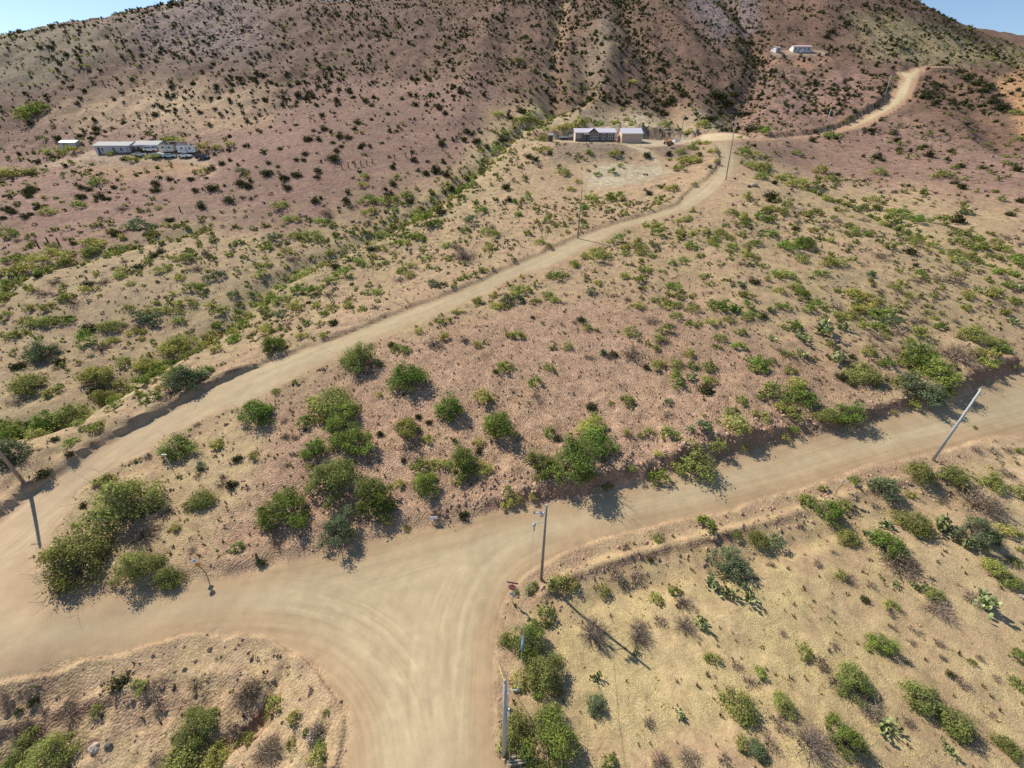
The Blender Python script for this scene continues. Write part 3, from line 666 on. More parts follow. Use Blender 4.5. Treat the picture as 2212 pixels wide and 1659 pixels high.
def pads(seed, n, h=.6):
    """prickly pear: chains of flat oval pads"""
    rng = np.random.default_rng(seed); P, D, vs, fs = [], [], [], []
    base = n // 4
    for i in range(n):
        if i < base: p = np.array([*(rng.normal(0, .17, 2)), 0.0]); d = np.array([*rng.normal(0, .55, 2), 1.0])
        else:
            j = rng.integers(0, i); p = P[j] + D[j] * .17; d = D[j] * .6 + np.array([*rng.normal(0, .6, 2), .45])
            if p[2] > h * .8 or np.hypot(p[0], p[1]) > .44: p = np.array([*(rng.normal(0, .24, 2)), 0.02]); d = np.array([*rng.normal(0, .6, 2), .9])
        d /= np.linalg.norm(d); P.append(p); D.append(d)
        w = np.cross(d, rand_dirs(rng, 1)[0]); w /= np.linalg.norm(w); nn = np.cross(d, w); s = rng.uniform(.8, 1.2)
        ring = [p + d * s * (.095 - .095 * math.cos(a)) + w * s * .066 * math.sin(a) for a in np.arange(8) * math.pi / 4 + .39]
        cc = p + d * s * .1; o = len(vs); vs += ring + [cc + nn * .018, cc - nn * .018]
        fs += [(o + k, o + (k + 1) % 8, o + 8) for k in range(8)] + [(o + (k + 1) % 8, o + k, o + 9) for k in range(8)]
    return np.array(vs), np.array(fs)
def rosette(seed, n, h=.7):
    rng = np.random.default_rng(seed); a = np.arange(n) * 2.399; el = np.linspace(.15, 1.35, n); d = np.c_[np.cos(a) * np.cos(el), np.sin(a) * np.cos(el), np.sin(el)]
    w = np.c_[-np.sin(a), np.cos(a), np.zeros(n)] * .05; b = d * .03; m = d * .3; t = d * .52 - (0, 0, .02)
    v = np.stack([b - w * .6, m - w, t, m + w, b + w * .6], 1).reshape(-1, 3); i = np.arange(n)[:, None] * 5
    return v, np.concatenate([i + np.array([[0, 1, 3, 4]]), i + np.array([[1, 2, 2, 3]])[:, [0, 1, 3, 3]]])
def limbs(seed, depth=4, spread=.6, h=1.0, r=.03, fall=0.0):
    """a bare tree: trunk and forking limbs"""
    rng = np.random.default_rng(seed); A, B, R0, R1 = [], [], [], []
    def grow(p, d, L, r, k):
        q = p + d * L; A.append(p); B.append(q); R0.append(r); R1.append(r * .68)
        if k == 0: return
        for _ in range(rng.integers(2, 4)):
            e = d + rng.normal(0, spread, 3) + (0, 0, .12 - fall); e /= np.linalg.norm(e); grow(q, e, L * rng.uniform(.55, .85), r * .62, k - 1)
    for _ in range(3):
        d = np.array([*rng.normal(0, .55, 2), .9 - fall]); d /= np.linalg.norm(d); grow(np.array([*rng.normal(0, .02, 2), -.04]), d, .27, r, depth)
    v, f = tubes(rng, np.array(A), np.array(B), np.array(R0), np.array(R1)); s = 1.0 / max(np.ptp(v[:, 0]), np.ptp(v[:, 1])); v = v * s; v[:, 2] = np.maximum(v[:, 2] * h, -.04)
    return v, f

# library: near (fine), mid and far versions of each kind, all one unit wide
def me_(name, vf, mat): return np_mesh(name, vf[0], vf[1], [mat])
HGT = {'G': .60, 'O': .53, 'Y': .50, 'D': .68, 'B': .57, 'X': .45}
STY = {'G': (.55, .075, .20), 'O': (.75, .06, .22), 'Y': (.6, .06, .19), 'D': (.33, .09, .17), 'B': (.5, .07, .18), 'X': (.7, .05, .2)}
LIB = {}
for ki, k in enumerate('GOYDB'):
    airy, leaf, lob = STY[k]
    LIB[k, 'near'], LIB[k, 'mid'], LIB[k, 'far'], LIB[k, 'big'], LIB[k, 'tiny'] = [], [], [], [], []
    for s in range(4):
        sd = 1000 * ki + s; hh = HGT[k] * (.9 + .08 * s)
        vf, c = crown(sd, 26 + 4 * s, 3300 if k != 'D' else 2600, .0235, hh, 1 / (1 + airy), lob=lob * .95, asym=.3)
        LIB[k, 'near'].append((me_('crown', vf, LEAF[k]), me_('stems', join([stems(sd, c, 16), twigs(sd + 7, 34, hh * 1.6, .0045, 2)]), BARK)))
        if k in 'GOB':
            vf, c = crown(sd + 20, 48 + 6 * s, 6200, .0165, hh, 1 / (1 + airy), lob=lob * .66, asym=.34); LIB[k, 'big'].append((me_('crown', vf, LEAF[k]), me_('stems', join([stems(sd + 20, c, 30, .012), twigs(sd + 27, 50, hh * 1.6, .003, 3)]), BARK)))
        vf, c = crown(sd + 50, 16, 480, .050, hh, 1 / (1 + airy), lob=lob * (1.1 if k != 'D' else 1.7), asym=.28 if k != 'D' else .06, rr_=(.52, .86) if k != 'D' else (.2, .58)); LIB[k, 'mid'].append(me_('bush', vf, LEAF[k]))
        LIB[k, 'tiny'].append(crown(sd + 95, 6, 20, .19, hh, .6, lob=lob * (1.0 if k != 'D' else 1.5), asym=.28 if k != 'D' else .06, rr_=(.52, .86) if k != 'D' else (.2, .58))[0])
        LIB[k, 'far'].append(crown(sd + 90, 8, 56, .125, hh, .6, lob=lob * (1.15 if k != 'D' else 1.7), asym=.28 if k != 'D' else .06, rr_=(.52, .86) if k != 'D' else (.2, .58))[0])
for s in range(4):
    vf, c = crown(7000 + s, 26, 520, .022, .5, .7, lob=.24)
    LIB.setdefault(('X', 'near'), []).append((me_('twigs', twigs(7100 + s, 110, .55, .0055, 4), LEAF['X']), me_('dry_leaves', vf, LEAF['X'])))
    LIB.setdefault(('X', 'mid'), []).append(me_('twigs', join([twigs(7200 + s, 46, .5, .010, 2), crown(7300 + s, 14, 110, .04, .45, .7, lob=.22)[0]]), LEAF['X']))
    LIB.setdefault(('X', 'far'), []).append(crown(7400 + s, 7, 34, .14, .42, .7, lob=.24)[0])
    LIB.setdefault(('X', 'tiny'), []).append(crown(7450 + s, 6, 14, .20, .42, .7, lob=.24)[0])
    LIB.setdefault(('P', 'near'), []).append((me_('pads', pads(7500 + s, 58), LEAF['P']), None))
    LIB.setdefault(('P', 'mid'), []).append(me_('pads', pads(7500 + s, 58), LEAF['P']))
    LIB.setdefault(('T', 'near'), []).append((me_('limbs', join([limbs(7600 + s, 5, .55, .8, .022), twigs(7650 + s, 120, .7, .0045, 4)]), DEADW), None))
LIB['T', 'mid'] = [t[0] for t in LIB['T', 'near']]
LIB['A', 'near'] = [(me_('leaves', rosette(7700, 34), LEAF['A']), None)]; LIB['A', 'mid'] = [LIB['A', 'near'][0][0]]
KNAME = {'G': 'mesquite_bush', 'O': 'olive_bush', 'Y': 'yellow_green_bush', 'D': 'dark_evergreen_bush', 'B': 'grey_green_bush', 'X': 'dry_twig_bush', 'P': 'prickly_pear', 'T': 'dead_tree', 'A': 'agave'}
KADJ = {'G': 'bright green mesquite', 'O': 'airy olive green', 'Y': 'yellow green', 'D': 'dense dark green', 'B': 'dull grey green', 'X': 'dry grey twiggy', 'P': 'prickly pear', 'T': 'bare dead', 'A': 'spiky'}
KNOUN = {'P': ('cactus', 'cacti'), 'T': ('tree', 'trees'), 'A': ('agave', 'agaves')}
KCAT = {'P': 'cactus', 'T': 'tree', 'A': 'agave'}

# ------------------------------------------------------------------ plants: the ones surveyed one by one
# tile column, tile row of the survey sheets, then kind, x, foot y, width on that sheet
SURVEY = {
(0, 2): "O1010,1215,600;O620,1690,500;O1160,1690,370;O1440,1740,220;O1530,620,260;O1705,1060,220;X1430,1140,150;D1990,890,110;D2040,670,110;B1740,725,90;G2055,1450,110;O610,330,260;G400,340,220;G100,480,220;G300,450,190;B110,700,270;Y890,125,200;D810,60,150;G1310,155,140;X1480,90,140;O460,95,160;X130,160,170;D360,790,130;D590,620,80;D215,345,90;X1240,1120,260;Y1500,1270,90;T1200,1360,260",
(1, 2): "G-10,300,290;O620,190,310;G745,300,210;G690,430,200;G820,575,340;Y860,235,100;G490,625,205;G1660,265,265;Y1955,150,185;Y1300,435,200;G2090,440,290;Y1060,105,70;D1400,290,70;D1490,345,80;D1075,445,75;X1340,575,170;Y1490,490,90;D1710,495,60;Y1920,525,95;G1780,745,245;O1580,735,150;Y1960,775,150;G1460,925,230;G1770,870,130;Y1240,890,100;G220,1215,440;O640,945,420;G1010,1095,330;B700,1350,390;G1140,1115,110;Y1130,1205,110;D1790,1155,110;X1570,1170,150;Y1300,1265,65;Y2170,1045,120;G2175,925,80;D30,1565,110;X180,1400,130;X270,720,80;O460,730,70;D420,400,50;X250,470,80;X330,480,80;D1270,95,55;X1390,680,90;D1270,670,70;D1930,600,80;X1000,650,70",
(2, 2): "D690,210,138;O1000,170,145;B1360,178,88;Y700,285,75;Y860,175,60;G320,440,120;D400,490,100;Y710,420,220;G740,600,280;G570,775,400;O250,770,220;G345,840,180;G820,885,115;O220,840,90;O1590,660,320;G1380,480,160;B1650,420,170;O1800,530,140;Y1600,745,150;Y1440,735,105;G1250,830,170;Y1280,620,85;O1190,440,100;Y985,445,75;O1890,255,120;O1940,400,190;O2165,310,130;O2030,545,80;O1990,165,120;G1040,745,90;B1910,1690,400;O2130,1395,200;G1940,1335,120;D1200,1535,80;Y30,1015,115;Y180,1005,85;X900,1690,190;X1060,1700,170;D1680,55,150;X1350,280,90;X200,120,110;O1110,460,60",
(3, 2): "G300,140,205;Y110,225,135;Y245,270,185;O500,305,220;G720,265,255;O630,325,150;G230,390,130;Y160,455,115;Y1090,225,90;Y1290,175,190;G550,1165,245;B1040,955,300;Y1245,980,115;O1320,830,215;O1620,850,230;O1270,1255,310;P1005,1250,145;P1540,1285,195;X1860,1110,370;B1830,1405,370;P1740,1415,180;O700,1385,215;B900,1345,120;G1060,1475,290;X1160,1620,320;B70,1425,190;X430,1575,110;O640,1690,130;O1940,900,220;O2170,955,160;X1800,590,95;X1960,610,105;G2190,1455,70;Y1960,1650,200;Y2150,1570,120;X920,1060,95;X1510,1030,110;X290,1240,70;X580,1480,80;O40,60,170;X2060,790,120;X30,1590,90;O1790,380,60",
(0, 3): "D1020,975,175;O1180,1005,125;D270,1115,110;D150,1195,80;O430,1690,370;O130,1690,270;O1660,1480,380;G1820,1250,140;O1600,1690,330;Y1860,1690,220;X2130,1090,230;X2030,1410,180;Y2100,1490,130;X1340,1630,140;O830,1190,110;X1360,1160,130;X1690,985,130;X1330,1010,140;X600,1120,110",
(1, 3): "G550,1500,125;G420,1375,65;Y300,1475,95;X510,1430,170;X100,1600,230;O530,1630,150;X20,980,120;Y-60,1480,110;X470,1000,80;G600,1200,60",
(2, 3): "G130,680,350;O270,960,340;Y50,990,170;G340,1605,490;O60,1420,250;Y380,1035,120;G220,1065,110;G-40,1500,170;G-50,1250,130;O290,400,165;O160,145,115;T700,600,330;T1110,610,220;T1490,480,200;P1650,480,165;P730,930,135;P1450,1235,140;B730,1215,220;X1190,1315,140;P1070,700,110;G1400,170,115;O1250,250,135;X960,120,165;O790,170,150;P1750,150,175;P1880,230,185;P2050,215,165;O1960,1215,300;X2070,970,150;X1940,810,120;O2000,1510,150;B2140,1610,230;X1290,1690,200;X1540,1660,210;O830,1690,180;X1850,1650,150;X1290,430,130;X1100,500,170;X1500,300,190;O30,160,60",
(3, 3): "G1000,675,225;O760,1060,380;X600,1000,190;G690,1545,380;X900,1230,230;P1070,1430,240;O1340,1155,320;O1640,1360,320;X1760,1440,190;O320,705,155;X470,800,160;O140,1205,220;X130,1360,190;X30,1510,170;T410,1620,430;P1560,1545,140;O2085,1540,210;G2170,725,140;O2170,975,140;P1890,305,250;X1760,220,180;P1290,120,130;P1110,100,95;D850,230,115;O1080,305,150;X1480,340,240;O1440,210,200;X700,60,160;X1290,500,105;X1480,610,115;X1510,730,85;D1590,880,95;X1700,975,160;X1220,1305,125;O870,640,85;O2150,120,200;X1100,480,80;X1250,600,90;X1840,740,90;X2110,1480,100;X1940,1220,90;O1770,770,80;X1070,350,80;X560,320,60",
(0, 1): "Y1220,1500,195;Y1500,1325,300;G1860,1010,145;D390,128,62;D265,200,66;D25,160,60;D30,235,70;D1470,260,112;D1395,530,92;D1330,560,92;D640,455,85;D1010,380,130;D1200,660,100;D770,810,100;D120,1510,135;Y820,1640,230;G1370,1545,160;O1540,1640,200;B1620,1690,280;Y1780,1345,130;G2010,1300,150;Y1880,1390,110;Y1800,1215,180;G2090,1195,135;B1990,870,110;G2180,860,110;O1400,690,140;O300,1115,260;G540,1090,135;O930,1150,200;D740,1160,130;G720,1285,180;B320,1410,240;D490,1470,130;O240,1690,260;B1240,1075,220;O1500,1010,120;O1600,950,140;O1330,1010,170;G170,1220,110;O60,380,140;O420,190,120;D700,60,130;G690,130,120;X1060,160,90;O460,490,100;G150,600,190;Y350,600,180;Y150,690,280;Y520,550,200;Y820,460,160;B1230,330,180;X480,790,120;X610,940,150;X380,890,130;O400,990,120;O1040,740,110;X900,790,120;O1130,800,80;O1090,990,100;Y1430,290,60;D1990,90,130;O1370,150,70;D330,740,90;X1700,680,140;B1830,720,170;O1580,600,180;G1690,820,160;X850,1360,160;O1060,1470,120;Y1210,1270,70;O90,1250,110;O40,1050,90;X1180,1160,110",
(1, 1): "O880,1505,350;D1165,1325,92;O1250,1385,160;G1300,1645,295;X1540,1325,190;G160,1365,205;Y80,1215,165;Y400,1250,110;O840,1215,240;O720,1220,120;Y1250,1055,320;G990,875,105;G1880,715,115;O1750,805,165;B1560,815,160;Y2090,1000,160;B2180,940,140;O1620,1120,115;Y2190,1245,90;G2150,1530,155;D2070,1555,70;Y330,985,135;B220,1065,110;G60,980,140;G220,855,130;G400,855,200;D660,1140,120;O390,410,195;O530,430,140;G1220,460,135;G1370,415,170;G1490,310,230;D1000,510,115;G890,610,125;G740,715,150;D680,650,125;G1110,610,80;B170,410,145;X620,200,130;X1040,375,105;Y980,185,130;O1090,510,90;T1800,555,185;X1800,1290,110;X900,1640,80;D90,1380,90;O130,1480,110;G1000,100,160;D1330,95,90;O300,260,160;O200,140,150;G560,270,110;X820,140,110;G650,300,120;O1180,100,150;G1300,50,130;O1100,400,130;B1850,270,150;G1950,180,130;O1990,360,110;G2070,380,100;X1720,490,110;O1640,480,110;G1460,580,100;O1350,640,100;O1320,720,110;X1240,760,90;O1060,880,100;O640,760,130;X620,890,90;O540,830,120;Y380,720,140;X300,590,120;O480,700,90;G100,500,110;Y260,520,90;Y100,640,90;G30,700,110;D60,1050,110;X280,1150,90;D450,960,60;O250,920,90;O1550,1110,80",
(2, 1): "O750,550,180;G900,445,125;O1000,350,80;G1200,315,175;G1250,380,130;O550,610,115;O390,715,185;O60,850,160;B40,935,130;G630,315,95;O280,465,155;O470,440,135;G690,80,150;G890,75,165;O1320,165,185;G1400,125,150;O1500,250,115;O1050,230,125;O910,290,100;O310,885,110;O210,945,100;B690,860,92;G1405,785,145;G1550,490,115;Y1090,980,110;O1030,1205,130;X1040,1395,175;D600,1095,95;O640,1170,100;O480,1350,95;O320,1525,105;G190,1650,120;G40,1240,130;G1430,1645,155;P1560,1610,100;Y1720,1640,130;O1280,1515,125;O1420,1500,110;O1700,1520,145;G1570,1515,110;G1960,1335,125;O1810,1265,120;O1780,1340,80;G2140,1485,185;G2150,1560,150;O1880,1090,100;G1830,980,215;P1940,1010,100;O2070,1060,160;D2180,1050,110;O1740,1120,130;O1580,1005,120;O1440,970,110;Y1340,975,100;O1260,925,110;O1430,1065,110;O1560,1145,110;X1380,1165,110;O1260,1275,110;X1320,1285,95;B1980,795,95;D2110,755,110;Y2060,575,115;O1800,385,120;G1900,480,100;X1980,630,105;O2050,880,115;X1210,1110,135;O1250,1350,75;A790,1395,85;D880,1400,90;X660,1430,90;X850,1440,90;X450,960,80;X850,620,70;X890,890,90;X1000,920,80;O1480,590,80;O1310,680,70;O1650,720,70;O1620,560,80;O1870,520,80;O1710,790,70;Y1430,260,60;D180,1080,60;O1200,560,90;B1240,480,80;O1130,500,100;O1080,480,100;O980,540,90;O2020,470,80;O1900,200,100;G1990,290,110;G2150,240,120;B1850,300,80",
(3, 1): "D640,1600,118;D740,1660,110;O810,1580,245;B1270,1700,250;B1450,1725,270;G1570,1690,200;O1180,1650,160;G1490,1650,290;G1340,1465,280;X1670,1435,265;X1100,1370,115;X940,1255,145;Y1310,1215,150;X1160,1210,150;X1310,1120,165;B1100,1120,135;Y820,880,200;Y920,970,190;G1010,1035,180;X610,975,135;X1550,770,210;X1290,780,115;X960,565,135;D1220,530,125;D1270,640,72;B870,730,85;O550,635,200;G230,490,240;G30,385,115;O280,600,120;G130,965,120;O110,840,100;G420,1010,175;P510,1200,210;P660,1170,130;G240,1160,155;P330,1260,160;P30,1265,95;P30,1015,95;P590,1435,175;P290,1410,120;O180,1410,100;O2000,1315,155;G2020,1390,135;O1790,1270,220;P2120,1120,125;P1800,860,105;P2150,840,100;P1115,385,65;G1670,380,135;G1800,410,85;O1540,555,105;O1420,475,110;O460,720,120;G30,1470,90;Y200,1550,100;Y260,1690,180;D2090,210,90;P1690,195,140;G1280,270,130;G1450,280,140;G1100,200,150;G1200,240,120;O860,150,130;O900,80,110;O1770,480,150;G1830,500,120;G2120,600,150;G2170,650,130;O1950,580,120;G1250,460,90;O1620,450,110;X2010,980,105;X1630,1110,80;O1450,1090,80;O1400,1040,80;O720,1050,100;X2040,760,100;X1320,450,60;D240,330,90;X590,260,100;O650,170,60;P780,170,120;X500,580,90;O240,800,80;X690,1320,60;O1100,830,110;D2080,200,80;O200,700,90",
(0, 0): "Y1480,1240,155;Y1760,1290,135;Y1890,1300,100;Y1990,1260,80;Y660,1310,110;O500,1350,150;D1080,1390,120;Y1150,1400,140;O970,1340,115;O1760,1500,110;Y1370,1380,130;B2080,1510,145;O850,1600,150;O330,1500,125;Y110,1540,230;G310,980,200;G220,1040,140;D1440,970,62;D1860,950,60;D1340,1010,80;D1730,980,60;D700,1190,85;D840,1170,75;Y1280,1370,90;D1470,1560,80;D1650,1560,90;D1840,1650,140;D2080,1600,110;D1350,1660,100;D770,1650,90",
(1, 0): "D675,1390,130;D540,1490,90;D525,1540,70;D90,1520,150;D330,1520,75;D430,1340,75;D800,1200,85;D675,985,50;D860,1060,50;D1000,1040,45;D925,1260,60;D1095,1240,45;D1215,1140,60;D810,810,75;D1000,920,60;D1400,700,75;D350,1090,55;D500,1140,60;D590,1130,90;D735,1275,60;D665,1240,60;D210,1295,60;D110,1420,60;D410,1390,70;D350,1390,70;D195,1450,55;D1265,865,60;D1140,995,60;D2000,1290,70;D1820,1150,80;D2130,1230,120;D1900,1240,120;Y930,1610,90;O930,1540,90;G2080,1330,110;Y2100,1010,120",
(2, 0): "Y1530,1400,170;G670,1340,82;Y880,1350,125;Y270,1310,115;Y250,1220,140;G860,1500,105;G730,1520,105;Y570,1580,105;Y510,1650,105;O440,1510,115;G1690,1560,82;O1440,1465,110;Y1380,1650,140;G750,1100,95;O1310,1095,105;Y1510,1175,120;Y1960,1195,65;G2000,1345,130;Y2090,1355,115;O1650,1095,150;Y1680,1250,110;Y1730,1320,90;Y1760,1400,80;Y1590,1250,120;G1740,1230,70;Y440,1130,180;Y600,1100,150;D470,1110,60;O100,1060,160;O1040,1090,70;O900,1075,90;O990,1045,70;D1620,715,60;Y1050,730,80;G60,530,80;D2060,1140,160;G2180,1160,120;O150,1060,140;O1560,1290,110;O1450,1330,110;D1480,840,110;D1330,920,130;D1380,890,130;D1800,870,160;D1860,920,140;D1740,850,130;D1920,840,120;D1700,1060,170;O940,1440,60;D660,1330,50;O1900,1500,130;O2050,1450,130;O2150,1550,130;O1570,1600,80;Y2130,1470,110",
(3, 0): "D1445,900,112;D1340,800,70;D1390,810,60;D1380,1360,135;D1130,1310,85;D1710,1085,80;D1665,1450,90;D1850,1460,85;D985,1395,65;D1895,660,1;D890,1140,85;D405,705,48;D455,660,55;D670,790,48;D890,660,60;D705,700,60;D550,1160,60;D1500,1140,65;G530,1190,110;G600,1185,70;G720,1030,75;Y660,1060,80;D510,1110,100;D400,1150,90;D930,930,100;D1090,760,70;G1110,680,60;G1600,1460,60;Y440,1500,140;Y520,1560,130;Y130,1540,160;G380,1620,110;Y210,1600,170;G240,1340,90;O950,1510,110;D600,1520,80;O1500,1540,130;D2000,960,150;D1940,900,120;D1900,770,120;D1800,740,120;D1700,700,110;D1650,640,100;D2090,720,90;D1850,800,110;O2150,1000,120;D1960,1060,60;O2160,1220,90;O1880,1260,70;D500,330,80;D540,290,100;D580,440,60"}
# ------------------------------------------------------------------ plants: where each stands and what sets it apart
PLACES = [(150, 1190, 'inside the hairpin bend'), (360, 1240, 'near the orange marker post'), (370, 1000, 'around the white cross stake'), (230, 1020, 'along the inner edge of the bend'),
 (40, 950, 'behind the pole at the bend'), (90, 760, 'at the left end of the wash'), (60, 580, 'in the side wash far left'), (230, 880, 'beside the wash above the bend'), (330, 780, 'where the wash nears the road'),
 (250, 660, 'in the scrub left of the wash'), (480, 900, 'between the bend and the first thicket'), (540, 870, 'on the inner edge of the upper road'), (700, 900, 'in the row above the thicket'), (700, 1080, 'in the thicket beside the junction'),
 (860, 780, 'below the upper road on bare gravel'), (1000, 930, 'on the open gravel slope'), (930, 1030, 'above the white plate'), (960, 1120, 'around the white plate'), (1230, 1020, 'in the thicket above the lower road'),
 (1270, 870, 'beside the single round dark bush'), (1480, 1000, 'in the roadside thicket opposite the marker sign'), (1440, 880, 'on the slope above that roadside thicket'), (1660, 900, 'where the cut bank begins'), (1790, 890, 'on top of the long cut bank'),
 (1980, 830, 'beside the big bush on the bank'), (2080, 760, 'above the right end of the bank'), (1150, 1290, 'between the stop sign and junction pole'), (1130, 1400, 'by the cable canister'), (1170, 1590, 'behind the corner pole'), (1300, 1250, 'in the hollow behind the junction pole'),
 (1270, 1350, 'where the pole shadow crosses dry grass'), (1400, 1360, 'past the tip of the pole shadow'), (1600, 1230, 'ringed with cactus below the road'), (1680, 1160, 'on the stony slope below the berm'), (1290, 1520, 'in the straw yard near the corner'), (1470, 1530, 'in the middle of the straw'),
 (1440, 1640, 'inside the curved path at the bottom'), (1590, 1500, 'at the fork of the straw paths'), (1700, 1620, 'around the fallen dead tree'), (1840, 1480, 'in the tall pair beside the straw'), (1790, 1060, 'near the yellow and white marker'), (1920, 1040, 'below the leaning pole'),
 (1960, 1190, 'halfway down the grassy slope'), (2100, 1150, 'under the sandy turnoff'), (2130, 1290, 'beside the big cactus on the right'), (2000, 1400, 'right of the straw paths'), (2060, 1520, 'in the diagonal line at the bottom right'), (2180, 1480, 'along the right edge of the grass'),
 (80, 1560, 'on the rough bank at bottom left'), (270, 1470, 'on the strip under the left road'), (420, 1600, 'in the clump left of the gully'), (540, 1500, 'at the head of the gully'), (660, 1580, 'beside the white flowered twigs'), (640, 730, 'along the upper road cut'),
 (600, 640, 'in the green heart of the wash'), (480, 560, 'on the pink slope left of the wash'), (800, 640, 'between wash and upper road'), (840, 520, 'in the upper wash'), (1000, 470, 'where the wash narrows'), (1020, 560, 'on the flat beside the roadside pole'), (1110, 620, 'on the downhill verge of the road'),
 (1250, 470, 'around the midway roadside pole'), (1330, 560, 'on the crown of the triangle slope'), (1220, 690, 'in the upper middle of the triangle'), (1390, 700, 'right of the agave stalk'), (1180, 780, 'left of the agave stalk'), (1560, 620, 'along the dry drainage on the triangle'), (1700, 700, 'at the lower end of the drainage'),
 (1490, 500, 'where the road curves to the yard'), (1700, 440, 'on the grassy slope right of the curve'), (1850, 560, 'on the open tan slope'), (1950, 480, 'in the green line across the right slope'), (2130, 560, 'at the right end of the green line'), (2100, 680, 'on the tan slope far right'), (1560, 780, 'above the dark round bush pair'),
 (1870, 790, 'beside the round dark pair'), (150, 420, 'under the trailer yard'), (290, 340, 'in the trailer yard'), (480, 320, 'on the drive beside the trailer yard'), (100, 250, 'on the slope behind the trailer yard'), (560, 430, 'on the pink slope by the fence'), (700, 330, 'above the fence posts'), (850, 230, 'on the bare pink hillside'),
 (960, 340, 'at the head of the wash'), (1150, 330, 'beside the brown house drive'), (1230, 380, 'on the fill under the brown house'), (1330, 360, 'below the tan garage'), (1330, 270, 'on the hill behind the brown house'), (1480, 350, 'in the green patch by the yard road'), (1560, 270, 'in the ravine behind the yard'), (1450, 180, 'on the hillside above the house'),
 (1120, 150, 'beside the dark gully'), (1640, 330, 'across the road from the yard pole'), (1740, 250, 'beside the hill road poles'), (1900, 190, 'near the top of the hill road'), (1820, 90, 'above the white hill house'), (1700, 160, 'under the white hill house'), (1900, 330, 'on the mauve slope below the hill road'), (2090, 250, 'in the ravine right of the hill road'),
 (2100, 120, 'on the far right ridge'), (2060, 380, 'on the far right mauve slope'), (350, 120, 'on the rocky left shoulder'), (700, 100, 'on the high left hillside'), (1400, 60, 'high above the house'), (950, 90, 'on the upper middle hillside')]
PL = np.array([p[:2] for p in PLACES], float)
ORD = ['', 'second', 'third', 'fourth', 'fifth', 'sixth', 'seventh', 'eighth', 'ninth', 'tenth', 'eleventh', 'twelfth', 'thirteenth', 'fourteenth', 'fifteenth', 'sixteenth', 'seventeenth', 'eighteenth']
def noun(k, pl=False): return KNOUN.get(k, ('bush', 'bushes'))[1 if pl else 0]
GROUP = {k: f'{KADJ[k]} {noun(k, True)} standing apart on the slopes' for k in KADJ}

pyr = random.Random(5)
plants = []                     # kind, position, width, sinks, frame position
for (tcol, trow), txt in SURVEY.items():
    for e in txt.split(';'):
        k = e[0]; x, y, w = [float(q) for q in e[1:].split(',')]
        if w < 20: continue
        q = 0.73733
        u, v, w = (tcol * 750 + x / 2.949) * q, (trow * 562.5 + y / 2.949) * q, w / 2.949 * q
        n = max(1, round(w / 25)) if v < 700 and w > 38 and k in 'GOYBX' else 1
        for q_ in range(n):
            un = u + (q_ - (n - 1) / 2) * w / n; vn = v if n == 1 else v + pyr.uniform(-.10, .06) * w; wn = w if n == 1 else w / n * pyr.uniform(1.1, 1.7)
            hr = HGT.get(k, .5); a, f, wz = ray(un, vn); dep = math.atan2(-float(wz), math.hypot(float(a), float(f)))
            if dep < .22:
                p, d = spot(un, vn - wn * .06); ww = wn / FOC * d
            else:
                p, d = spot(un, min(vn - .5 * wn * max(hr * .9, .85 * math.sin(dep) + .5 * hr * math.cos(dep)), 1700)); ww = wn / FOC * d
                c = Vector((0, 0, CAM_H)); back = (c - p).normalized() * (.42 * hr * ww / max(.25, (c.z - p.z) / (c - p).length)); p2 = p + back; p = Vector((p2.x, p2.y, ground_at(p2.x, p2.y)))
            plants.append([k, p, ww, un, vn, wn])
rng = np.random.default_rng(77)
sd_ = sdist(np.array([p[1].x for p in plants]), np.array([p[1].y for p in plants]), ROAD_UP)
plants = [p for p, q in zip(plants, sd_) if not (q < .7 and p[4] < 900)]      # none grows on the upper road
keep = np.array([[p[1].x, p[1].y, p[2]] for p in plants])

cells = {}
for i, p in enumerate(plants):
    j = int(((PL - (p[3], p[4])) ** 2 * (1, 2.2)).sum(1).argmin()); cells.setdefault((p[0], j), []).append(i)
labels = [None] * len(plants)
for (k, j), ids in cells.items():
    ids.sort(key=lambda i: plants[i][3])
    for n, i in enumerate(ids):
        ph = PLACES[j][2]
        if len(ids) == 1: s = f'{KADJ[k]} {noun(k)} {ph}'
        elif n == 0: s = f'leftmost {KADJ[k]} {noun(k)} {ph}'
        elif n == len(ids) - 1: s = f'rightmost {KADJ[k]} {noun(k)} {ph}'
        else: s = f'{KADJ[k]} {noun(k)} {ph}, {ORD[n]} from left'
        labels[i] = s
def put(k, p, w, label, i, wpx, hmul=1.0):
    big = wpx > 48
    lib = LIB[k, 'big' if wpx > 85 and (k, 'big') in LIB and k in 'GOB' else 'near' if big else 'mid']; m = lib[i % len(lib)]
    if big:
        root = empty(KNAME[k]); root.location = p
        parts = [link(bpy.data.objects.new(me.name.split('.')[0], me), root) for me in m if me]
    elif k == 'P':
        root = empty(KNAME[k]); root.location = p; link(bpy.data.objects.new('pads', m), root)
    else:
        root = link(bpy.data.objects.new(KNAME[k], m)); root.location = p
    if k == 'P': root.children[0]['kind'] = 'stuff'
    s = w * (pyr.uniform(1.06, 1.2) if wpx < 85 else pyr.uniform(1.04, 1.14)); root.scale = (s * pyr.uniform(.92, 1.12), s * pyr.uniform(.92, 1.12), s * pyr.uniform(.88, 1.15) * hmul)
    root.rotation_euler = (0, 0, pyr.uniform(0, 6.28))
    return prop(root, label, KCAT.get(k, 'bush'), GROUP[k])
for i, (k, p, w, u, v, wpx) in enumerate(plants):
    p = p.copy(); p.z -= .03
    sdp = float(ground_many(np.array([p.x]), np.array([p.y]))[1][0])
    w *= (.72 if sdp < 2.5 and v < 950 and wpx < 60 else 1) * (.84 if u > 1250 and v > 1050 else 1)
    put(k, p, w, labels[i], i, wpx, 1.0 if v > 900 else .85 if v > 750 else .72)

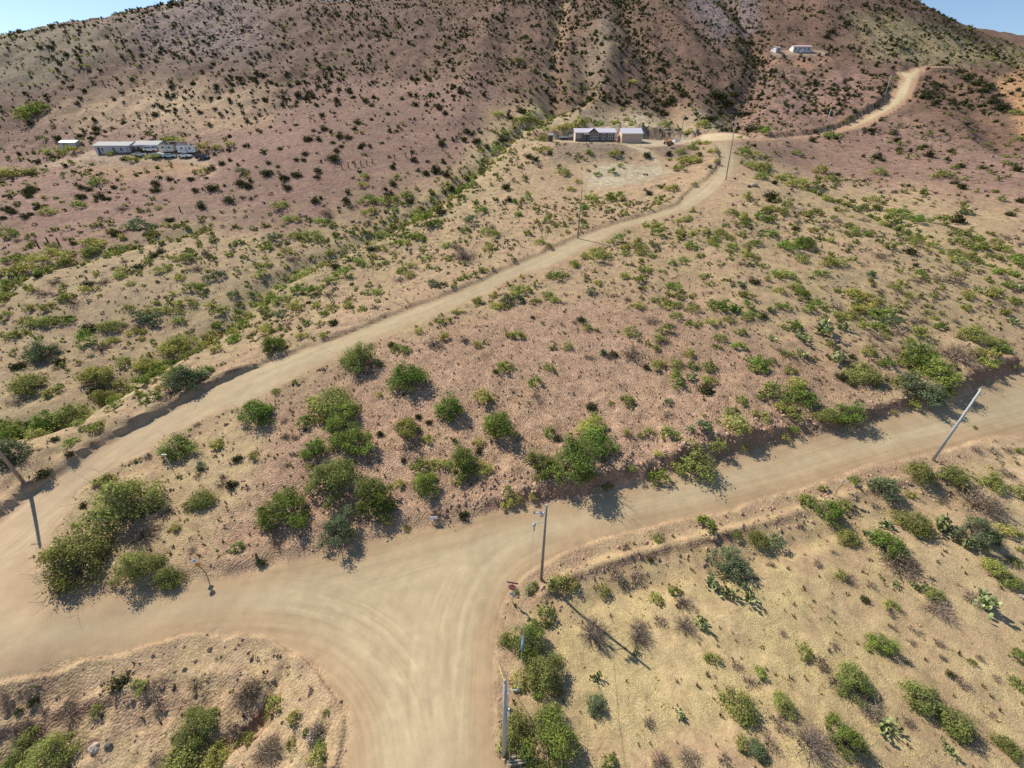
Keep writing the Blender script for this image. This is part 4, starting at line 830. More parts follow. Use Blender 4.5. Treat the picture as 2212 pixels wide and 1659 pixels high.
# ------------------------------------------------------------------ plants: the countless rest, by the lie of the land
def poly_in(u, v, poly): return inside(u, v, np.array(poly, float))
def sow(n, r0, r1, az, min_sd=.9, max_so=.25):
    r = np.sqrt(rng.uniform(r0 * r0, r1 * r1, n)); a = rng.uniform(-az, az, n) * math.pi / 180; x, y = r * np.sin(a), r * np.cos(a)
    z, sd, st, gr, so = ground_many(x, y); u, v, dep = to_frame(x, y, z)
    ok = (u > -380) & (u < 2560) & (v > -60) & (v < 1750) & (sd > min_sd) & (so < max_so) & seen(x, y, z, 2.5)
    area = (r1 * r1 - r0 * r0) * az * 2 * math.pi / 360 
    return [q[ok] for q in (x, y, z, u, v, dep, st, gr, r, sd)], area / n
def clump(x, y, s, seed): return np.clip(.55 + 1.5 * fbm(x / s, y / s, seed, 3), 0, 2)
WILD = {k: [] for k in 'ODXYG'}
def grow(k, x, y, z, dep, m, smin, smax, pw=1.6):
    i = np.where(m)[0]
    if not len(i): return
    d2 = np.full(len(i), 9.0)
    for a in range(0, len(i), 4000):
        b = i[a:a + 4000]; dd = np.hypot(x[b, None] - keep[None, :, 0], y[b, None] - keep[None, :, 1]) / (keep[None, :, 2] * .5 + .3); d2[a:a + 4000] = dd.min(1)
    i = i[d2 > 1]
    s = smin + (smax - smin) * rng.uniform(0, 1, len(i)) ** pw
    WILD[k].append(np.c_[x[i], y[i], z[i], s, s / dep[i] * FOC])
(x, y, z, u, v, dep, st, gr, r, sd), da = sow(170000, 120, 640, 66)
cl = clump(x, y, 26, 301); cl2 = clump(x, y, 16, 302); rn = rng.uniform(0, 1, len(x))
mount = (v < 250) & ~poly_in(u, v, [(360, 420), (480, 250), (900, 210), (1080, 240), (960, 420)])
bare = poly_in(u, v, [(330, 420), (450, 260), (620, 190), (900, 180), (1080, 240), (960, 420), (700, 480)])
rightm = poly_in(u, v, [(1600, 300), (1640, 170), (1900, 150), (2230, 200), (2230, 420), (1900, 420)])
farl = poly_in(u, v, [(-120, 300), (-120, 0), (260, 40), (420, 180), (200, 320)])
ravine = poly_in(u, v, [(1180, 240), (1220, 190), (1420, 180), (1640, 230), (1590, 290), (1300, 290)])
hol = np.exp(-np.minimum.reduce([seg_dist(x, y, g[0])[0] for g in GULLIES[5:]]) / 7)
dens_d = np.where(mount, .032 * (.3 + .75 * cl) * (.35 + .65 * cl2) + .06 * hol, 0) + np.where(bare, .012 * (.5 + .5 * cl2), 0) + np.where(rightm, .012 * cl, 0) + np.where(~mount & ~bare & ~rightm & (v < 480), .012 * cl, 0)
dens_d = dens_d + .03 * cl * poly_in(u, v, [(1680, 20), (1900, 10), (1985, 60), (1990, 140), (1900, 140), (1800, 90)])
dens_o = np.where(v < 330, .018 * cl2 + .03 * hol, .055 * cl2) * np.where(bare, .35, 1) + np.where(farl, .012, 0) + np.where(ravine, .03, 0) + .045 * poly_in(u, v, [(1850, 10), (2010, 40), (2260, 90), (2260, 150), (1990, 140)])
dens_x = .05 * cl2 + np.where(rightm, .01, 0) + np.where(farl, .01, 0)
rn2, rn3, rn4 = rng.uniform(0, 1, (3, len(x)))
grow('D', x, y, z, dep, rn < dens_d * np.where(r > 190, 1.55, 1.4) * da, 1.2, 3.9, 1.5); grow('O', x, y, z, dep, rn2 < dens_o * da, .7, 2.8, 1.9); grow('X', x, y, z, dep, rn3 < dens_x * da, .6, 2.0, 1.8)
grow('D', x, y, z, dep, (rn4 < .035 * cl * da) & (v < 300), .7, 1.7, 1.2)
wash = np.maximum.reduce([np.exp(-(seg_dist(x, y, g[0])[0] / wd) ** 2) for g, wd in zip(GULLIES[1:5], (4, 6, 5, 3))]) * (v > 240)
rn = rng.uniform(0, 1, (3, len(x)))
grow('Y', x, y, z, dep, rn[0] < (.16 * wash + np.where(ravine, .012, 0)) * da, .8, 2.4, 1.3); grow('G', x, y, z, dep, rn[1] < .06 * wash * da, .9, 2.6, 1.3); grow('O', x, y, z, dep, rn[2] < .22 * wash * da, .8, 2.4, 1.3)
(x, y, z, u, v, dep, st, gr, r, sd), da = sow(130000, 9, 130, 76)
cl2 = clump(x, y, 9, 311); tri_ = poly_in(u, v, [(130, 1290), (200, 1080), (480, 900), (1000, 680), (1300, 640), (1850, 820), (1800, 930), (1200, 1080), (550, 1240)])
straw = (v > 1150) & (u > 1080); wash = np.maximum.reduce([np.exp(-(seg_dist(x, y, g[0])[0] / wd) ** 2) for g, wd in zip(GULLIES[1:5], (4, 5, 5, 2.5))])
verge = poly_in(u, v, [(0, 1010), (480, 790), (1000, 560), (1200, 510), (1200, 530), (980, 600), (480, 850), (0, 1100)])
mul = np.where(tri_, .25, 1.7) * np.where(straw, .22, 1) * np.where(verge, .4, 1)
rn = rng.uniform(0, 1, (7, len(x)))
grow('O', x, y, z, dep, rn[0] < .12 * cl2 * mul * da, .4, 1.7, 2.0); grow('X', x, y, z, dep, rn[1] < .17 * cl2 * mul * da, .35, 1.3, 1.8); grow('Y', x, y, z, dep, rn[2] < (.05 * mul * cl2 + .14 * wash) * da, .5, 2.2, 1.5)
grow('G', x, y, z, dep, rn[3] < (.010 * mul + .07 * wash) * da, .7, 2.4, 1.5); grow('D', x, y, z, dep, rn[4] < .006 * mul * cl2 * da, .4, 1.4, 1.5); grow('O', x, y, z, dep, rn[5] < .07 * wash * da, .7, 2.4, 1.5)

def stamp(tmpl, X, Y, Z, S, hz=None):
    """copies of small template shapes set down at many places: verts, faces"""
    vs, fs, o = [], [], 0; pick = rng.integers(0, len(tmpl), len(X)); a = rng.uniform(0, 2 * math.pi, len(X)); hz = rng.uniform(.8, 1.25, len(X)) if hz is None else hz
    for t, (tv, tf) in enumerate(tmpl):
        i = np.where(pick == t)[0]
        if not len(i): continue
        c, s = np.cos(a[i])[:, None], np.sin(a[i])[:, None]; q = S[i][:, None]
        vx = (tv[None, :, 0] * c - tv[None, :, 1] * s) * q + X[i][:, None]; vy = (tv[None, :, 0] * s + tv[None, :, 1] * c) * q + Y[i][:, None]; vz = tv[None, :, 2] * q * hz[i][:, None] + Z[i][:, None]
        vs.append(np.stack([vx, vy, vz], -1).reshape(-1, 3)); fs.append((tf[None] + (np.arange(len(i)) * len(tv))[:, None, None]).reshape(-1, tf.shape[1]) + o); o += len(i) * len(tv)
    return np.concatenate(vs), np.concatenate(fs)
STUFFN = {'O': 'olive_scrub', 'D': 'dark_scrub', 'X': 'dry_scrub', 'Y': 'yellow_green_scrub', 'G': 'green_scrub'}
have = {k: sum(1 for p in plants if p[0] == k) for k in 'ODXYG'}
for k, lst in WILD.items():
    W = np.concatenate(lst); W = W[np.argsort(-W[:, 4])]
    n = max(0, min(len(W), 290 - have[k]))
    cell = {}
    for i, (x, y, z, s, px) in enumerate(W[:n]):
        uu, vv, _ = to_frame(x, y, z); j = int(((PL - (uu, vv)) ** 2 * (1, 2.2)).sum(1).argmin()); cell.setdefault(j, []).append((uu, i))
    for j, ids in cell.items():
        ids.sort()
        for q, (uu, i) in enumerate(ids):
            x, y, z, s, px = W[i]; ph = PLACES[j][2]
            lb = f'small {KADJ[k]} {noun(k)} {ph}' + ('' if len(ids) == 1 else ', first from left' if q == 0 else f', {ORD[q]} from left') if len(ids) <= len(ORD) else f'small {KADJ[k]} {noun(k)} among many {ph}'
            put(k, Vector((x, y, z - .03)), s, lb, i, min(px, 40))['group'] = f'small {KADJ[k]} {noun(k, True)} {ph}'
    W = W[n:]
    far = W[:, 4] < 11; bits = []
    for lod, q in (('far', W[~far]), ('tiny', W[far])):
        if len(q): bits.append(stamp(LIB[k, lod], q[:, 0], q[:, 1], q[:, 2] - .03, q[:, 3]))
    v1, f1 = join(bits)
    prop(link(bpy.data.objects.new(STUFFN[k], np_mesh(STUFFN[k], v1, f1, [LEAF[k]]))), kind='stuff')

# ------------------------------------------------------------------ ground cover too small to count: tussocks, straw, stones
def tuft(seed, n, h=.8, sp=.5):
    g = np.random.default_rng(seed); a = g.uniform(0, 6.28, n); o = np.c_[np.cos(a), np.sin(a), np.zeros(n)]; b = o * g.uniform(.02, .18, (n, 1)); t = o * g.uniform(.25, sp, (n, 1)) + np.c_[np.zeros((n, 2)), g.uniform(.35, h, n)]
    w = np.c_[-np.sin(a), np.cos(a), np.zeros(n)] * .11
    return np.stack([b - w, b + w, t], 1).reshape(-1, 3), np.arange(n * 3).reshape(n, 3)
(x, y, z, u, v, dep, st, gr, r, sd), da = sow(200000, 9, 170, 76)
cl = clump(x, y, 4, 321); rn = rng.uniform(0, 1, (3, len(x))); tri_ = poly_in(u, v, [(130, 1290), (200, 1080), (480, 900), (1000, 680), (1300, 600), (1700, 640), (1900, 830), (1800, 930), (1200, 1080), (550, 1240)])
near = sstep(170, 80, r)
m = rn[0] < np.where(tri_, .62, .45) * (.4 + .6 * cl) * near * da
v1, f1 = stamp([tuft(s, 11, .75, .55) for s in range(5)], x[m], y[m], z[m] - .02, rng.uniform(.16, .50, m.sum()))
prop(link(bpy.data.objects.new('grass_tussocks', np_mesh('grass_tussocks', v1, f1, [leaf_mat('tussock', (.175, .145, .08), .4, .15)]))), kind='stuff')
m = (rn[1] < np.clip(gr - .3, 0, 1) * 1.6 * (.3 + .7 * cl) * sstep(75, 30, r) * da)
v1, f1 = stamp([tuft(40 + s, 9, .45, .6) for s in range(5)], x[m], y[m], z[m] - .02, rng.uniform(.15, .42, m.sum()))
prop(link(bpy.data.objects.new('straw_grass', np_mesh('straw_grass', v1, f1, [leaf_mat('straw', (.60, .47, .21), .3, .3)]))), kind='stuff')
def pebble(seed):
    g = np.random.default_rng(seed); v = np.array([(1, 0, 0), (0, 1, 0), (-1, 0, 0), (0, -1, 0), (0, 0, .7), (.1, .1, -.4)]) * .5 * g.uniform(.65, 1.25, (6, 3)); v[:, 2] += .15
    return v, np.array([(0, 1, 4), (1, 2, 4), (2, 3, 4), (3, 0, 4), (1, 0, 5), (2, 1, 5), (3, 2, 5), (0, 3, 5)])
(x, y, z, u, v, dep, st, gr, r, sd), da = sow(400000, 9, 105, 76, .05, .8)
rn = rng.uniform(0, 1, len(x)); cl = clump(x, y, 5, 331)
sl = np.interp(r, [0, 1], [0, 0]); d_far = np.minimum(seg_dist(x, y, WLF)[0], 50); d_near = np.minimum(seg_dist(x, y, BERMS[0][0])[0], 50); d_n2 = np.minimum(seg_dist(x, y, BERMS[1][0])[0], 50)
boost = 1.6 * np.exp(-sd / .7) + 7.0 * np.exp(-(d_far / 3.5) ** 2) * (x > -8) + 3.0 * np.exp(-(d_near / 2.5) ** 2) + 1.5 * np.exp(-(d_n2 / 3) ** 2)
m = rn < (np.clip(st - .3, 0, 1) * 2.6 * (.35 + .65 * cl) + boost) * sstep(110, 45, r) * da
sz = (.07 + .30 * rng.uniform(0, 1, m.sum()) ** 3.2) * (1 + .22 * np.clip(boost[m], 0, 3) * (sd[m] > 1.0))
v1, f1 = stamp([pebble(s) for s in range(6)], x[m], y[m], z[m] - .02, sz)
sm = leaf_mat('stone', (.43, .285, .22), .28, 0)
prop(link(bpy.data.objects.new('loose_stones', np_mesh('loose_stones', v1, f1, [sm]))), kind='stuff')
# pale boulders on the rocky shoulder and in the screes
bx = []
for poly, n, s0, s1 in (([(285, 40), (390, 0), (600, -10), (560, 110), (420, 130), (310, 90)], 520, .8, 2.6), ([(1480, -20), (1560, -20), (1580, 50), (1540, 80)], 260, .7, 1.8), ([(1585, -20), (1630, -20), (1640, 55), (1605, 55)], 160, .7, 1.8), ([(640, 80), (1100, 80), (1100, 200), (700, 200)], 120, .5, 1.2)):
    P = np.array(poly, float); uu = rng.uniform(P[:, 0].min(), P[:, 0].max(), n * 2); vv = rng.uniform(P[:, 1].min(), P[:, 1].max(), n * 2); q = inside(uu, vv, P); c = locate(np.c_[uu[q], vv[q]])[:n]
    c = c[np.hypot(c[:, 0], c[:, 1]) < 640]; bx.append(np.c_[c, s0 + (s1 - s0) * rng.uniform(0, 1, len(c)) ** 2])
bx = np.concatenate(bx); bz = ground_many(bx[:, 0], bx[:, 1])[0]
v1, f1 = stamp([pebble(20 + s) for s in range(6)], bx[:, 0], bx[:, 1], bz - .1, bx[:, 3])
prop(link(bpy.data.objects.new('hillside_rocks', np_mesh('hillside_rocks', v1, f1, [leaf_mat('pale_rock', (.64, .49, .42), .3, 0)]))), kind='stuff')
# ------------------------------------------------------------------ poles, lines, signs
M = {n: mat_basic(n, c, r, no, sc, me) for n, c, r, no, sc, me in [
    ('pole_wood', (.27, .235, .20), .85, .25, 5, 0), ('pole_steel', (.42, .43, .41), .6, .1, 5, 0), ('galv', (.55, .57, .58), .45, .1, 9, .4), ('insulator', (.42, .44, .46), .3, 0, 1, 0), ('wire', (.22, .21, .19), .6, 0, 1, 0),
    ('guy', (.62, .56, .22), .6, 0, 1, 0), ('dark_metal', (.07, .07, .07), .6, 0, 1, 0), ('sign_red', (.42, .035, .045), .5, .1, 8, 0), ('sign_white', (.78, .78, .76), .5, .05, 8, 0), ('sign_yellow', (.78, .52, .03), .5, .05, 8, 0),
    ('sign_orange', (.55, .27, .03), .6, .1, 8, 0), ('sign_grey', (.45, .46, .45), .5, .1, 8, 0), ('sign_maroon', (.16, .05, .05), .6, 0, 1, 0), ('print_dark', (.05, .05, .06), .7, 0, 1, 0), ('canister', (.09, .14, .17), .5, .1, 8, 0),
    ('siding_brown', (.165, .125, .10), .8, .12, 2, 0), ('siding_cream_lit', (.72, .60, .47), .8, .06, 2, 0), ('stucco_tan', (.55, .39, .29), .85, .08, 2, 0), ('stucco_lit', (.66, .50, .36), .85, .08, 2, 0), ('roof_lilac', (.62, .57, .62), .5, .05, 1, 0),
    ('trim_white', (.80, .79, .76), .6, 0, 1, 0), ('glass', (.05, .065, .07), .12, 0, 1, 0), ('door_dark', (.035, .045, .06), .6, 0, 1, 0), ('siding_grey', (.56, .54, .60), .8, .08, 2, 0), ('roof_grey', (.36, .355, .33), .8, .12, 2, 0),
    ('siding_white_lit', (.78, .75, .70), .75, .05, 2, 0), ('roof_pink', (.62, .42, .40), .7, .08, 2, 0), ('metal_white', (.80, .80, .79), .4, .04, 2, 0), ('metal_beige', (.62, .58, .48), .6, .06, 2, 0), ('wood_brown', (.20, .12, .075), .85, .25, 4, 0),
    ('paint_white', (.80, .80, .80), .25, 0, 1, 0), ('paint_blue', (.025, .05, .09), .25, 0, 1, 0), ('paint_teal', (.45, .66, .64), .3, 0, 1, 0), ('paint_silver', (.55, .57, .60), .3, 0, 1, .3), ('paint_orange', (.50, .15, .03), .5, .1, 4, 0),
    ('rubber', (.025, .025, .025), .85, 0, 1, 0), ('tarp', (.70, .72, .60), .6, .1, 2, 0), ('tarp_red', (.26, .07, .05), .8, .15, 3, 0), ('wood_post', (.085, .06, .045), .9, .2, 5, 0), ('beam_wood', (.42, .35, .28), .85, .2, 6, 0),
    ('rock', (.42, .34, .28), .9, .25, 3, 0), ('rock_dark', (.17, .13, .115), .9, .25, 3, 0), ('blossom', (.72, .66, .64), .8, 0, 1, 0)]}

def top_of(p, u, v):
    a, f, w = ray(u, v); return Vector((float(a / f) * p.y, p.y, CAM_H + float(w / f) * p.y))
def utility_pole(base, top, r, label, mat='pole_wood', h=None):
    p, _ = spot(*base); t = Vector((p.x, p.y, p.z + h)) if h else top_of(p, *top)
    root = prop(empty('utility_pole', p), label, 'utility pole', 'utility poles along the dirt roads'); d = t - p
    MB().tube(Vector((0, 0, -.4)), d, r * 1.15, r * .72, 12).build('shaft', M[mat], root, True)
    MB().tube(d * .9985, d * 1.004, r * .74, r * .5, 12).build('pole_cap', M['galv'], root)
    return root, p, t
def arm(root, d, k, out, mat='galv', r=.05, name='bracket'):
    """a side bracket at the fraction k of the pole, reaching out"""
    a = d * k; b = a + Vector(out); MB().tube(a, b, r, r * .8, 6).build(name, M[mat], root); return b
def insulator(root, at, s=1.0):
    o = MB().lathe([(.03, 0), (.09, .02), (.04, .08), (.08, .1), (.04, .16), (.07, .18), (.02, .26)], 8, (0, 0, 0))
    o = o.build('insulator', M['insulator'], root, True); o.location = at; o.scale = (s, s, s); return o
def cable(a, b, sag, label, r=.014, mat='wire', name='power_line', n=14):
    a, b = Vector(a), Vector(b); P = [a.lerp(b, i / n) - Vector((0, 0, sag * 4 * (i / n) * (1 - i / n))) for i in range(n + 1)]; m = MB()
    for i in range(n): m.tube(P[i], P[i + 1], r, r, 5, False)
    o = m.build(name, M[mat]); return prop(o, label, 'cable'), P

rA, pA, tA = utility_pole((1169, 1252), (1180.5, 1091), .13, 'brown utility pole with two side brackets at the road junction'); dA = tA - pA
a1 = arm(rA, dA, .915, (-1.05, -.1, -.05), r=.07, name='crossarm'); [insulator(rA, dA * .915 + Vector((-x, -.1, .03)), 1.2) for x in (.45, 1.0)]
MB().box(-.16, .16, -.1, .1, -.35, .1).build('cutout_switch', M['galv'], rA).location = dA * .915 + Vector((-.35, -.12, 0))
a2 = arm(rA, dA, .80, (-.95, -.15, -.04), r=.035); MB().lathe([(.04, -.95), (.07, -.9), (.07, -.35), (.14, -.3), (.14, -.08), (.05, 0)], 10).build('arrester', M['insulator'], rA, True).location = a2
rB, pB, tB = utility_pole((1088, 1628), (1091.5, 1474), .145, 'grey utility pole with guy wires at the bottom corner of the junction', 'pole_steel'); dB = tB - pB
insulator(rB, dB, 1.1); b1 = arm(rB, dB, .90, (.75, .05, 0), r=.045); insulator(rB, b1, 1.0); MB().tube((0, 0, 0), (.05, .05, .55), .03, .02, 5).build('pin', M['galv'], rB).location = b1
MB().box(.15, .3, -.09, .09, -.4, .4).build('cable_box', M['sign_white'], rB).location = dB * .62
MB().tube(Vector((.20, .02, 0)) + dB * .1, Vector((.17, .02, 0)) + dB * .86, .035, .035, 6).build('conduit', M['galv'], rB)
rC, pC, tC = utility_pole((2015, 994), (2120, 840), .14, 'silvery utility pole beside the road on the far right', 'pole_steel'); dC = tC - pC
arm(rC, dC, .93, (.8, .1, 0), r=.045, name='crossarm'); insulator(rC, dC * .93 + Vector((.75, .1, 0))); insulator(rC, dC)
rD, pD, tD = utility_pole((50, 1041), None, .16, 'tall wooden utility pole on the cut bank at the left bend', 'pole_wood', 10.2); dD = tD - pD
arm(rD, dD, .94, (-.9, 0, 0), r=.05, name='crossarm'); insulator(rD, dD)
for b, t, r, l in (((1248, 515), (1257, 407), .15, 'wooden utility pole standing midway along the upper road'), ((1568, 389), (1591, 252), .13, 'tall wooden utility pole where the upper road bends to the yard'), ((1468, 305), (1478, 252), .13, 'utility pole at the end of the yard behind the orange loader'),
                   ((1780, 290), (1795, 236), .13, 'pale utility pole at the foot of the hill road'), ((1909, 217), (1925, 162), .13, 'pale utility pole halfway up the hill road'), ((1957, 153), (1969, 118), .13, 'utility pole at the top bend of the hill road'),
                   ((2071, 146), (2084, 114), .12, 'distant utility pole on the ridge past the hill road'), ((354, 290), (338, 226), .12, 'thin pale utility pole above the trailer yard')):
    rt, pp, tt = utility_pole(b, t, r, l, 'pole_steel' if 'pale' in l else 'pole_wood'); arm(rt, tt - pp, .95, (.7, .1, 0), r=.045, name='crossarm'); insulator(rt, (tt - pp) * .95 + Vector((.65, .1, .03))); insulator(rt, tt - pp)
ca, cb = pB + b1, pA + a2
cab, P = cable(ca, cb, .25, 'sagging cable from the corner pole to the junction pole'); k = P[3]
cn = MB().tube(k - (cb - ca).normalized() * .42, k + (cb - ca).normalized() * .42, .12, .12, 12).build('splice_canister', M['canister'], None, True); prop(cn, 'blue grey splice canister hanging on the cable above green bushes', 'canister')
cable(tB, tA, .3, 'upper wire between the corner pole and the junction pole', .007)
cable(tA, tC, 1.2, 'wire from the junction pole to the silvery pole on the right', .006, n=24)
g1, _ = spot(1073, 1431); g2, _ = spot(1101, 1657)
cable(tB - Vector((0, 0, .1)), g1 + Vector((0, 0, .05)), 0, 'yellow guy wire reaching from the corner pole to the road edge', .016, 'guy', 'guy_wire', 2)
cable(pB + dB * .97, g1 + Vector((.12, .05, .05)), 0, 'second yellow guy wire just beside the first at the road edge', .016, 'guy', 'guy_wire', 2)
cable(pB + dB * .66 + Vector((.2, 0, 0)), g2 + Vector((0, 0, .3)), 0, 'slack guy wire dropping from the corner pole to the beams', .014, 'guy', 'guy_wire', 2)
for (u0, v0), (u1, v1), l in (((1107, 1640), (1152, 1628), 'uppermost of three weathered beams behind the corner pole'), ((1096, 1649), (1152, 1643), 'middle one of three weathered beams behind the corner pole'), ((1098, 1657), (1152, 1648), 'lowest of three weathered beams behind the corner pole')):
    p, q = spot(u0, v0)[0], spot(u1, v1)[0]; o = MB().tube(p + Vector((0, 0, .3)), q + Vector((0, 0, .3)), .055, .05, 6)
    for t in (.08, .5, .92): w = p.lerp(q, t); o.tube(w + Vector((0, 0, -.15)), w + Vector((0, 0, .27)), .05, .05, 6)
    prop(o.build('wooden_beam', M['beam_wood']), l, 'beam', 'weathered beams behind the corner pole')

def ngon(n, r, rot=0, sx=1.0): return [(r * sx * math.cos(rot + 2 * math.pi * i / n), r * math.sin(rot + 2 * math.pi * i / n)) for i in range(n)]
def text_mesh(s, size, mat, parent, loc):
    c = bpy.data.curves.new('lettering', 'FONT'); c.body = s; c.size = size; c.align_x = 'CENTER'; c.align_y = 'CENTER'; c.extrude = .002; c.resolution_u = 2
    t = bpy.data.objects.new('tmp', c); COL.objects.link(t); me = bpy.data.meshes.new_from_object(t.evaluated_get(bpy.context.evaluated_depsgraph_get())); bpy.data.objects.remove(t); me.materials.clear(); me.materials.append(mat)
    o = link(bpy.data.objects.new('lettering', me), parent); o.location = loc; o.rotation_euler = (math.pi / 2, 0, 0); return o
p, _ = spot(1107, 1301); s = prop(empty('stop_sign', p, -.18), 'red stop sign with a street blade on top at the junction corner', 'stop sign')
MB().box(-.035, .035, -.025, .025, -.3, 2.75).build('post', M['galv'], s)
MB().prism(ngon(8, .41, math.pi / 8), -.045, -.03).build('sign_face', M['sign_red'], s).location = (0, 0, 2.25)
mb = MB(); o8, i8 = ngon(8, .405, math.pi / 8), ngon(8, .375, math.pi / 8)
mb.add([(x, -.049, z) for x, z in o8 + i8], [(i, (i + 1) % 8, 8 + (i + 1) % 8, 8 + i) for i in range(8)]); mb.build('border', M['sign_white'], s).location = (0, 0, 2.25)
text_mesh('STOP', .30, M['sign_white'], s, (0, -.05, 2.25))
MB().box(-.5, .5, -.012, .012, 2.74, 2.93).build('street_blade', M['sign_maroon'], s)
MB().box(-.26, .26, -.05, -.035, 1.05, 1.5).build('lower_plate', M['sign_grey'], s)
def marker(u, v, ht, rz, label, c1, c2, tilt=0):
    p, _ = spot(u, v); s = prop(empty('marker_sign', p, rz), label, 'sign'); s.rotation_euler = (0, tilt, rz)
    MB().box(-.035, .035, -.02, .02, -.3, ht).build('post', M['wood_brown'], s)
    MB().prism([(0, -.30), (.23, -.06), (.23, .2), (.13, .29), (-.13, .29), (-.23, .2), (-.23, -.06)], -.04, -.025).build('upper_panel', M[c1], s).location = (0, 0, ht - .28)
    MB().prism([(0, -.32), (.27, 0), (0, .32), (-.27, 0)], -.055, -.042).build('lower_panel', M[c2], s).location = (0, 0, ht - .82)
    MB().prism(ngon(6, .08), -.046, -.042).build('emblem', M['sign_grey' if c2 == 'sign_yellow' else 'print_dark'], s).location = (0, 0, ht - .22)
    return s
marker(1801, 1072, 2.4, .35, 'white and yellow marker sign on a post below the lower road', 'sign_white', 'sign_yellow', .12)
marker(444, 1236, 2.2, .85, 'white and orange marker sign on a post at the triangle edge', 'sign_white', 'sign_orange', -.15)
p, _ = spot(938, 1127); s = prop(empty('plate_sign', p, .1), 'small white blank plate on two short legs beside the rocky roadside', 'sign')
MB().box(-.42, .42, -.015, .015, .35, .8).build('plate', M['sign_white'], s); [MB().box(x - .02, x + .02, .016, .05, -.2, .75).build('leg', M['galv'], s) for x in (-.3, .3)]
p, _ = spot(371, 1010); s = prop(empty('cross_stake', p), 'thin white stake with a short crossbar near the hairpin bend', 'stake')
MB().tube((0, 0, -.2), (-.12, .05, 2.0), .035, .035, 6).build('stake', M['sign_white'], s); MB().box(-.42, .2, .02, .08, 1.9, 1.98).build('crossbar', M['sign_white'], s)

# ------------------------------------------------------------------ houses
def gable_house(name, label, cat, front, W, D, H, rise, mats, windows=(), doors=(), rz=0.0, over=.35, skirt=1.2, extra=None):
    """front: (u, v) of the left foot of the front wall; mats: front, ends, roof"""
    p = Vector(front) if len(front) == 3 else spot(*front)[0]; root = prop(empty(name, p, rz), label, cat)
    MB().box(.0, W, 0, .15, -skirt, H).build('front_wall', M[mats[0]], root); MB().box(0, W, D - .15, D, -skirt, H).build('rear_wall', M[mats[0]], root)
    for x in (-.003, W - .147):
        m = MB(); m.add([(x + dx, y, z) for dx in (0, .15) for y, z in ((-.003, -skirt), (D + .003, -skirt), (D + .003, H), (D / 2, H + rise), (-.003, H))], [(0, 1, 2, 3, 4), (9, 8, 7, 6, 5)] + [(i, 5 + i, 5 + (i + 1) % 5, (i + 1) % 5) for i in range(5)]); m.build('end_wall', M[mats[1]], root)
    k = rise / (D / 2); t = .14; m = MB()
    for s_ in (0, 1):
        y0, y1 = (-over, D / 2) if s_ == 0 else (D + over, D / 2); z0, z1 = H - over * k + .03, H + rise + .03
        q = MB().add([(x, y, z + d) for d in (0, t) for x, y, z in ((-over, y0, z0), (W + over, y0, z0), (W + over, y1, z1), (-over, y1, z1))], [(0, 1, 2, 3), (4, 5, 6, 7), (0, 1, 5, 4), (1, 2, 6, 5), (2, 3, 7, 6), (3, 0, 4, 7)]); q.build('roof_slope', M[mats[2]], root)
    MB().box(-over - .02, W + over + .02, -over - .05, -over - .004, H - over * k - .08, H - over * k + .2).build('fascia', M['trim_white'], root)
    for x0, x1, z0, z1, n in windows:
        f = MB(); b = .09; f.box(x0 - b, x1 + b, -.05, -.004, z1, z1 + b).box(x0 - b, x1 + b, -.05, -.004, z0 - b, z0).box(x0 - b, x0, -.05, -.004, z0, z1).box(x1, x1 + b, -.05, -.004, z0, z1)
        for i in range(1, n): xx = x0 + (x1 - x0) * i / n; f.box(xx - .05, xx + .05, -.045, -.006, z0, z1)
        f.box(x0, x1, -.035, -.007, (z0 + z1) / 2 - .03, (z0 + z1) / 2 + .03)
        w = f.build('window', M['trim_white'], root); MB().box(x0, x1, -.02, -.003, z0, z1).build('pane', M['glass'], w)
    for x0, x1, z1, mt in doors:
        d = MB().box(x0, x1, -.04, -.003, 0, z1).build('door', M[mt], root); MB().box(x1 - .15, x1 - .08, -.09, -.041, z1 * .48, z1 * .52).build('handle', M['galv'], d)
    return root
pl_, dl = spot(1242, 306); pr_, _ = spot(1328, 307); W = 86.3 / FOC * dl; sx = W / 645.0
def fx(a): return (a - 355) * sx
H = 2.95
bh = gable_house('brown_house', 'brown manufactured house with white framed windows on the gravel yard', 'house', (1242, 306), W, 8.2, H, 1.35, ('siding_brown', 'siding_cream_lit', 'roof_lilac'),  # end walls far lighter than the front: sunlight put into their colour
    [(fx(370), fx(403), 1.2, 2.4, 1), (fx(421), fx(446), 1.3, 2.6, 1), (fx(605), fx(718), .75, 2.7, 3), (fx(790), fx(830), .75, 2.6, 1), (fx(884), fx(920), .75, 2.6, 1), (fx(952), fx(990), .75, 2.55, 1)], [(fx(530), fx(558), 2.1, 'door_dark')])
m = MB(); x0, x1 = fx(555), fx(722); m.prism([(x0, H - .15), (x1, H - .15), ((x0 + x1) / 2, H + 1.25)], -.5, 2.6); m.build('dormer', M['siding_brown'], bh)
m = MB(); xm = (x0 + x1) / 2
for a in ((x0 - .3, H - .25, xm, H + 1.40), (x1 + .3, H - .25, xm, H + 1.40)): m.add([(a[0], y, a[1] + d) for d in (0, .12) for y in (-.6, 2.8)] + [(a[2], y, a[3] + d) for d in (0, .12) for y in (-.6, 2.8)], [(0, 1, 5, 4), (2, 3, 7, 6), (0, 2, 6, 4), (1, 3, 7, 5), (0, 1, 3, 2), (4, 5, 7, 6)])
m.build('dormer_roof', M['roof_lilac'], bh)
MB().box(fx(488), fx(575), -1.1, -.01, 2.32, 2.62).build('awning', M['trim_white'], bh); MB().box(fx(750), fx(762), -.06, -.004, 1.75, 2.1).build('wall_lamp', M['insulator'], bh)
pg, dg_ = spot(1342, 309); Wg = 43.4 / FOC * dg_
